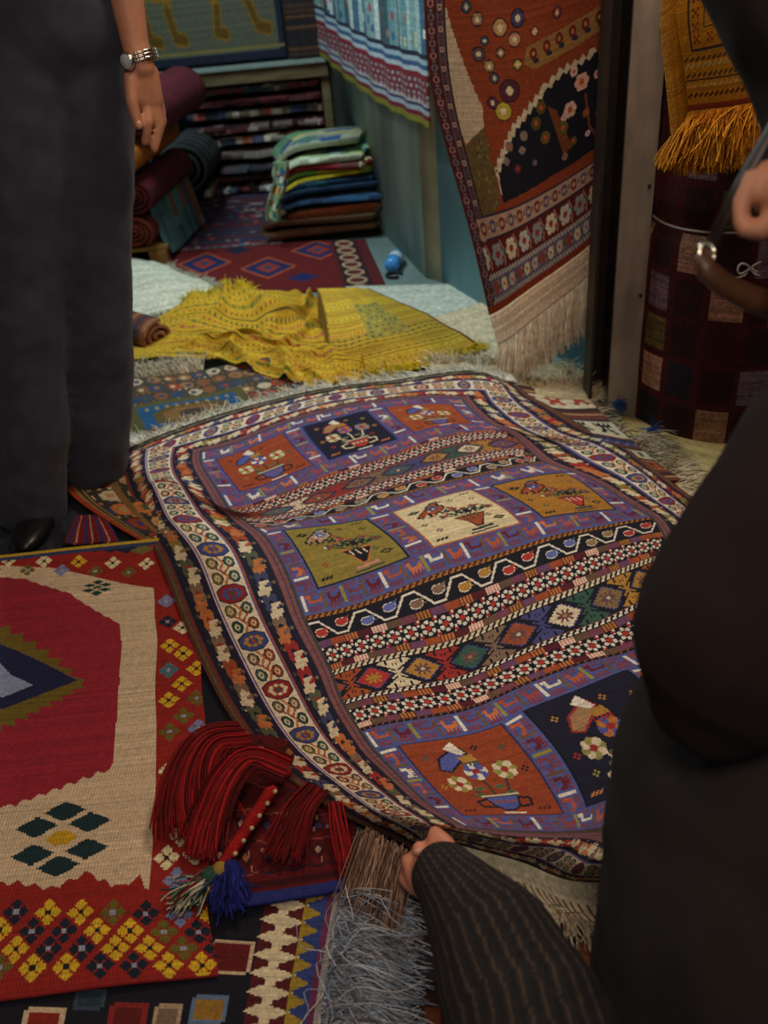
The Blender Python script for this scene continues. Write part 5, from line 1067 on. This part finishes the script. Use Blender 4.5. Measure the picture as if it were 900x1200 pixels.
for sg in (-1, 1):
    bw.tube([kb + np.array([sg * .03 * math.sin(t) , -.006, .012 * math.sin(2 * t) + .004]) for t in np.linspace(0, PI, 12)], .0024, 6)
    bw.tube([kb, kb + np.array([sg * .012, -.008, -.012]), kb + np.array([sg * .03, -.006, -.018])], .0024, 6)
bw.ell(kb, (.006, .006, .005)).build('bow', STR, be)
# golden shawl over it
YS = 1.93
SC = [(0, 1, 806, 131, YS), (1, 1, 905, 116, YS - .06), (0, .8, 798, 60, YS), (0, .62, 792, 0, YS), (1, .8, 900, 40, YS - .06), (.5, 1, 852, 126, YS - .04), (.5, .75, 850, 30, YS - .04)]
ctrl = [(s, t, *on_y(a, b, Y)) for s, t, a, b, Y in SC] + [(0, 0, .78, YS + .02, 1.55), (1, 0, 1.06, YS - .04, 1.55)]
PS = tps_grid(ctrl, 190, 90, .5, 1.0)
c = Cv(90, 190, (196, 130, 20)); OR = (150, 56, 24); GY = (110, 100, 80)
y = 186
c.rect(0, 186, 90, 190, (150, 60, 30))
for yy_, cl_ in ((180, (90, 40, 30)), (174, (206, 160, 80)), (168, (90, 60, 40)), (162, (206, 180, 110)), (158, (90, 60, 40))):
    for x in range(2, 88, 6): c.line([(x, yy_ + 1.4), (x + 3.4, yy_)], 1.8, cl_)
c.rect(0, 171, 90, 172, (80, 60, 50)); c.rect(10, 152, 90, 153.5, (80, 60, 50)); c.rect(10, 0, 11.5, 153, (80, 60, 50)); c.rect(24, 0, 25.2, 140, (90, 60, 50)); c.rect(24, 139, 90, 140.2, (90, 60, 50))
for x in range(16, 90, 13): c.bits(["#.#", ".#.", "#.#"], x - 2, 143, 2, {'#': OR})
for yy_ in range(0, 140, 9): c.bits(["#.#", ".#.", "#.#"], 14, yy_, 2, {'#': OR}); c.ell(34 + (yy_ % 2) * 3, yy_ + 4, 4, 3, GY); c.ell(60 + (yy_ % 4) * 3, yy_ + 4, 5, 3, random.choice([GY, OR, (210, 170, 90)]))
c.rect(46, 0, 47.5, 122, OR); c.rect(46, 121, 90, 122.5, OR)
sh = empty('golden_shawl', (.9, YS, .7), 'golden yellow patterned shawl with thick fringe hanging over the checked bundle', 'shawl')
grid_mesh('shawl_panel', PS, c.wear(.07), WOVEN, sh, th=.006, k=3)
SC = [(0, 1, 786, 160, YS + .03), (1, 1, 812, 150, YS + .012), (0, .8, 778, 78, YS + .03), (0, .6, 775, 0, YS + .03), (1, .8, 802, 60, YS + .012)]
ctrl = [(s, t, *on_y(a, b, Y)) for s, t, a, b, Y in SC] + [(0, 0, .72, YS + .03, 1.55), (1, 0, .80, YS + .02, 1.55)]
P2 = tps_grid(ctrl, 190, 24, .5, 1.0); P2[..., 1] -= .014 * np.sin(np.linspace(0, 3.1, 25))[None]
grid_mesh('shawl_fold', P2, Cv(24, 190, (188, 120, 20)).wear(.1), WOVEN, sh, th=.005, k=3)
SG = [(206, 136, 22), (184, 112, 14), (222, 156, 40), (160, 90, 12)]
p, d = edge_pts(PS, 1, 1500, 51); dd = np.tile([-.12, -.1, -1.0], (1500, 1)); dd[:, 0] += .25 * np.sin(np.arange(1500) * .045)
tag(strands('fringe', p, dd, .125, .002, WOVEN_SOFT, sh, jit=.2, sag=.5, curl=1.1, cols=SG, seed=52, nseg=7), 'curly golden fringe')
p, d = edge_pts(P2, 1, 300, 53); strands('fringe', p, np.tile([-.25, 0, -1.0], (300, 1)), .07, .002, WOVEN_SOFT, sh, jit=.25, sag=.5, curl=.9, cols=SG, seed=54)
# where the shawl hangs from
o = MB().tube([(.66, YS + .05, 1.56), (1.3, YS + .02, 1.56)], .012, 10).build('hanging_rail', STEELD); tag(o, 'steel rail above the frame that carries the golden shawl', 'rail')
# ================================================================== PEOPLE
SKIN = mat('warm_skin', (176, 120, 92), rough=.55, noise=.1, nscale=30, bump=.12, bscale=120, spec=.4)
SKIN2 = mat('pink_skin', (214, 140, 112), rough=.5, noise=.1, nscale=30, bump=.12, bscale=120, spec=.4)
TRS = mat('charcoal_cotton', (54, 55, 68), rough=.9, noise=.12, nscale=30, bump=.3, bscale=700, sheen=.1)
NAILM = mat('fingernail', (206, 158, 134), rough=.3, bump=0, spec=.5)
def Y_(a, b, y): return on_y(a, b, y)
man = empty('person', (-.8, 2.05, 0), 'standing man in charcoal trousers with a steel watch, holding his hand by his thigh', 'person')
hipL, hipR = Y_(28, 60, 2.05), Y_(92, 70, 2.08); kL, kR = Y_(30, 360, 2.00), Y_(116, 370, 2.07); fL, fR = on_z(38, 590, .055), on_z(112, 545, .075)
trou = [('e', (hipL + hipR) / 2 + [0, 0, .06], (.185, .125, .14)), (hipL, .115, kL, .088), (hipR + [.005, 0, 0], .105, kR, .083), (kL, .088, fL, .086), (kR, .083, fR, .080), ((hipL + hipR) / 2 + [0, 0, .05], .13, (hipL + hipR) / 2 + [0, 0, .2], .15)]
organic('trousers', trou, TRS, man, voxel=.008, smooth=8, wrinkle=.03, wscale=.16)
organic('shirt', [((hipL + hipR) / 2 + [0, 0, .22], .15, (hipL + hipR) / 2 + [0, 0, .55], .17), ((hipL + hipR) / 2 + [-.13, 0, .55], .08, (hipL + hipR) / 2 + [.15, 0, .55], .08), ((hipL + hipR) / 2 + [.17, 0, .55], .065, Y_(128, -170, 2.06), .055)], mat('grey_shirt', (84, 84, 92), bump=.3, bscale=500), man, voxel=.012, smooth=6, wrinkle=.012)
HY = 1.98; hd = (hipL + hipR) / 2 + [.01, 0, .78]
body = [('e', hd, (.078, .098, .115)), (hd - [0, 0, .08], .052, hd - [0, 0, .2], .058), ('e', hd + [0, -.095, -.02], (.014, .02, .022)), ('e', hd + [-.08, .01, -.01], (.01, .02, .03)), ('e', hd + [.08, .01, -.01], (.01, .02, .03)),
        (Y_(128, -170, 2.06), .043, Y_(138, -60, 2.02), .037), (Y_(138, -60, 2.02), .037, Y_(158, 50, 1.99), .0265), (Y_(158, 50, 1.99), .0265, Y_(166, 78, HY), .026),
        (Y_(157, 84, HY), .020, Y_(160, 116, HY - .005), .019), (Y_(167, 84, HY), .021, Y_(170, 118, HY), .020), (Y_(175, 86, HY + .01), .019, Y_(181, 118, HY + .01), .018),
        (Y_(154, 92, HY - .015), .015, Y_(155, 120, HY - .03), .0125), (Y_(155, 120, HY - .03), .012, Y_(162, 147, HY - .035), .0095),
        (Y_(171, 118, HY), .013, Y_(174, 143, HY - .02), .0108), (Y_(174, 143, HY - .02), .0105, Y_(170, 166, HY - .02), .0085),
        (Y_(180, 118, HY + .008), .013, Y_(187, 145, HY), .0108), (Y_(187, 145, HY), .0105, Y_(181, 174, HY - .01), .0085),
        (Y_(182, 116, HY + .025), .012, Y_(190, 141, HY + .025), .010), (Y_(190, 141, HY + .025), .010, Y_(184, 166, HY + .015), .008),
        (Y_(184, 110, HY + .04), .010, Y_(190, 132, HY + .045), .0088), (Y_(190, 132, HY + .045), .0085, Y_(187, 152, HY + .04), .007)]
organic('body', body, SKIN, man, voxel=.0036, smooth=3)
MB().ell(Y_(163, 146, HY - .046), (.006, .003, .0075)).build('thumbnail', NAILM, man)
MB().ell(hd + [0, .02, .045], (.086, .1, .085), 18, 12).build('hair', mat('black_hair', (26, 24, 24), bump=.6), man)
SHOE = mat('black_leather', (22, 21, 24), rough=.35, noise=.1, bump=.1, spec=.5)
for f_, d_ in ((fL, (.015, -.05, -.012)), (fR, (.02, -.03, -.01))):
    base = np.array([f_[0], f_[1], f_[2] - .012]); organic('shoe', [('e', base + np.array([.015, -.055 if f_ is fL else .03, -.014]), (.046, .115 if f_ is fL else .10, .030)), (base + [-.02, .07, .01], .036, base + np.array(d_), .030), (base + [0, .03, .02], .045, base + [0, .05, .06], .045)], SHOE, man, voxel=.008, smooth=4)
# bracelet watch
wc = Y_(163, 68, 1.985); axv = Y_(168, 82, HY) - Y_(156, 46, 1.99); axv /= np.linalg.norm(axv); u_ = np.cross(axv, [0, 1., 0]); u_ /= np.linalg.norm(u_); v_ = np.cross(axv, u_)
CHR = mat('polished_steel', (206, 196, 180), rough=.22, metal=1.0, bump=0, noise=.05)
we = empty('wristwatch', wc, None, None); we.parent = man; we.matrix_parent_inverse = Matrix.Translation(man.location).inverted()
def wlink(name, par, k, n=20):
    t = 2 * PI * k / n; R3 = Matrix((tuple(u_ * -math.sin(t) + v_ * math.cos(t)), tuple(axv), tuple(u_ * math.cos(t) + v_ * math.sin(t)))).transposed()
    pc = wc + u_ * math.cos(t) * .036 + v_ * math.sin(t) * .031
    o = MB().box(pc, (.0094, .016, .004), rot=R3, bev=.0012).build(name, CHR, None, smooth=False); o.parent = par
    o.matrix_parent_inverse = Matrix.Translation(par.location).inverted() if par.type == 'EMPTY' else Matrix(); return o
wb = None
mb = MB()
for k in range(20):
    t = 2 * PI * k / 20; R3 = Matrix((tuple(u_ * -math.sin(t) + v_ * math.cos(t)), tuple(axv), tuple(u_ * math.cos(t) + v_ * math.sin(t)))).transposed()
    for off_, ww in ((-.0062, .005), (0, .006), (.0062, .005)): mb.box(wc + u_ * math.cos(t) * .036 + v_ * math.sin(t) * .031 + axv * off_, (.0094, ww, .004), rot=R3, bev=.001)
mb.build('bracelet', CHR, we, smooth=False)
fcp = wc - v_ * math.copysign(.032, v_[1]) if abs(v_[1]) > .3 else wc + np.array([0, -.034, 0]); fcp = wc + np.array([-.018, -.030, 0])
dv = fcp - wc; dv /= np.linalg.norm(dv); MB().tube([fcp - dv * .004, fcp + dv * .004], [.017, .016], 20).build('watch_case', CHR, we)
MB().tube([fcp + dv * .004, fcp + dv * .0045], [.0135, .013], 20).build('dial', mat('silver_dial', (170, 172, 176), rough=.2, bump=0, spec=.6), we)

# ---- person close by on the right, in a dark coat
COAT = mat('dark_wool_coat', (44, 38, 35), rough=.95, noise=.15, nscale=12, bump=.3, bscale=300)
COAT2 = mat('dark_brown_sleeve', (34, 20, 18), rough=.95, noise=.15, nscale=12, bump=.3, bscale=300)
D = on_d
rp = empty('person', (.6, .6, 0), 'person in a long dark coat standing very close at the right edge', 'person')
organic('coat', [(D(975, -250, .80), .165, D(1118, 60, .82), .16), (D(1118, 60, .82), .16, D(1120, 500, .95), .17), (D(1120, 500, .95), .17, D(965, 960, 1.0), .235), (D(965, 960, 1.0), .235, D(960, 1300, 1.05), .26)], COAT, rp, voxel=.014, smooth=8, wrinkle=.03, wscale=.16)
organic('sleeve', [(D(1075, -160, .74), .085, D(1052, 400, .80), .095), (D(1052, 440, .80), .095, D(868, 745, .82), .098), (D(868, 745, .82), .100, D(840, 800, .84), .072)], COAT2, rp, voxel=.010, smooth=8, wrinkle=.02, wscale=.12)
zd_ = .86
hpts = [(D(960, 200, .86), .030, D(915, 225, zd_), .024), (D(905, 200, zd_), .012, D(880, 208, zd_), .0105), (D(880, 208, zd_), .0105, D(868, 240, zd_), .0095), (D(868, 240, zd_), .0095, D(866, 258, zd_), .008),
        (D(915, 250, zd_), .012, D(893, 270, zd_), .0105), (D(893, 270, zd_), .0105, D(872, 268, zd_), .009), (D(920, 235, zd_ + .02), .011, D(893, 240, zd_ + .025), .009), (D(920, 250, zd_ + .03), .010, D(900, 262, zd_ + .035), .008), (D(925, 262, zd_ + .035), .009, D(908, 274, zd_ + .04), .007)]
head = D(1000, -560, .86)
organic('body', hpts + [(D(960, 200, .86), .030, D(1060, 170, .86), .038), (D(1060, 170, .86), .038, D(1100, 100, .84), .045), ('e', head, (.08, .1, .115)), (head - [0, 0, .08], .05, D(985, -300, .82), .06)], SKIN, rp, voxel=.0045, smooth=4)
MB().ell(head + [0, -.01, .03], (.092, .108, .11), 18, 12).build('headscarf', COAT2, rp)
# handbag: dark strap, ring, brown rim
LEA = mat('brown_leather', (78, 48, 30), rough=.45, noise=.25, nscale=30, bump=.2, bscale=120, spec=.5); LEAD = mat('dark_strap_leather', (40, 26, 22), rough=.45, noise=.2, bump=.1, spec=.5)
hb_ = empty('handbag', D(1000, 420, .9), 'brown leather handbag with a dark strap held at the right edge', 'handbag')
MB().tube([D(940, 90, .84), D(905, 150, .85), D(868, 215, .86), D(834, 286, .87)], [.007, .007, .0075, .008], 10, flat=.5).build('strap', LEAD, hb_)
MB().tube([D(828 + 9 * math.cos(t), 298 + 12 * math.sin(t), .87) for t in np.linspace(0, 2 * PI, 24)], .0035, 8).build('ring', CHR, hb_)
MB().tube([D(822, 298, .87), D(828, 316, .87), D(848, 334, .88), D(878, 349, .89), D(915, 360, .90), D(960, 365, .92)], [.009, .011, .012, .013, .014, .014], 12, flat=.8).build('rim', LEA, hb_)
organic('bag_body', [(D(935, 375, .93), .03, D(1060, 380, .95), .03), (D(950, 430, .93), .035, D(1060, 430, .95), .035)], LEA, hb_, voxel=.008)

# ---- arm reaching in from below, pinstriped sleeve, fingers gripping the carpet edge
ap = empty('person', (.1, .4, 0), 'person reaching in from below in a dark pinstriped sleeve, gripping the carpet edge', 'person')
PIN = mat('pinstripe_cloth', attr=True, rough=.85, noise=.12, nscale=30, bump=.3, bscale=500)
SA = [(D(522, 1028, 1.20), .046), (D(580, 1110, 1.08), .076), (D(622, 1200, .97), .088), (D(660, 1330, .86), .092), (D(800, 1560, .75), .11)]
so = organic('sleeve', [(SA[i][0], SA[i][1], SA[i + 1][0], SA[i + 1][1]) for i in range(4)], PIN, ap, voxel=.004, smooth=14, wrinkle=.014, wscale=.09)
me = so.data; n_ = len(me.polygons); ce = np.empty(n_ * 3, dtype=np.float32); me.polygons.foreach_get('center', ce); ce = ce.reshape(-1, 3)
best = np.full(n_, 1e9); ang = np.zeros(n_); alo = np.zeros(n_); acc = 0
for i in range(4):
    a_, b_ = SA[i][0], SA[i + 1][0]; L_ = np.linalg.norm(b_ - a_); t_ = (b_ - a_) / L_; f = np.clip((ce - a_) @ t_, 0, L_); q = a_ + f[:, None] * t_; dd_ = np.linalg.norm(ce - q, axis=1)
    e1 = np.cross(t_, [0, 0, 1.]); e1 /= np.linalg.norm(e1); e2 = np.cross(t_, e1); w_ = ce - q; an = np.arctan2(w_ @ e2, w_ @ e1); m_ = dd_ < best; best[m_] = dd_[m_]; ang[m_] = an[m_]; alo[m_] = acc + f[m_]; acc += L_
at_ = me.attributes.new('pattern', 'FLOAT_COLOR', 'FACE'); ph = (ang / (2 * PI) * 30) % 1.0; colr = np.tile(np.array([40., 37, 38]), (n_, 1)); colr[ph < .2] = (76, 62, 52); colr[(ph > .45) & (ph < .58)] = (30, 27, 30)
cc = np.ones((n_, 4), dtype=np.float32); cc[:, :3] = srgb(colr); at_.data.foreach_set('color', cc.ravel())
G = lambda a, b, z_: D(a, b, z_)
hand = [(D(590, 1115, 1.07), .034, D(533, 1040, 1.19), .030), (D(533, 1040, 1.19), .032, D(508, 1022, 1.23), .030), (D(500, 1040, 1.235), .020, D(488, 1020, 1.25), .019), (D(524, 1018, 1.22), .020, D(510, 1000, 1.245), .018),
        (D(515, 1000, 1.24), .0125, D(510, 984, 1.245), .0115), (D(510, 984, 1.245), .0115, D(504, 990, 1.275), .0095),
        (D(500, 1006, 1.245), .012, D(492, 995, 1.25), .011), (D(492, 995, 1.25), .011, D(488, 1000, 1.28), .009),
        (D(488, 1020, 1.25), .012, D(479, 1010, 1.255), .011), (D(479, 1010, 1.255), .011, D(476, 1012, 1.285), .009),
        (D(486, 1040, 1.25), .011, D(475, 1030, 1.26), .010), (D(475, 1030, 1.26), .010, D(472, 1028, 1.285), .008),
        (D(528, 1015, 1.22), .014, D(524, 990, 1.235), .012), (D(524, 990, 1.235), .012, D(510, 976, 1.25), .010)]
organic('hand', hand, SKIN2, ap, voxel=.0035, smooth=4)
MB().ell(D(490, 998, 1.236), (.0075, .005, .006)).build('fingernail', NAILM, ap)
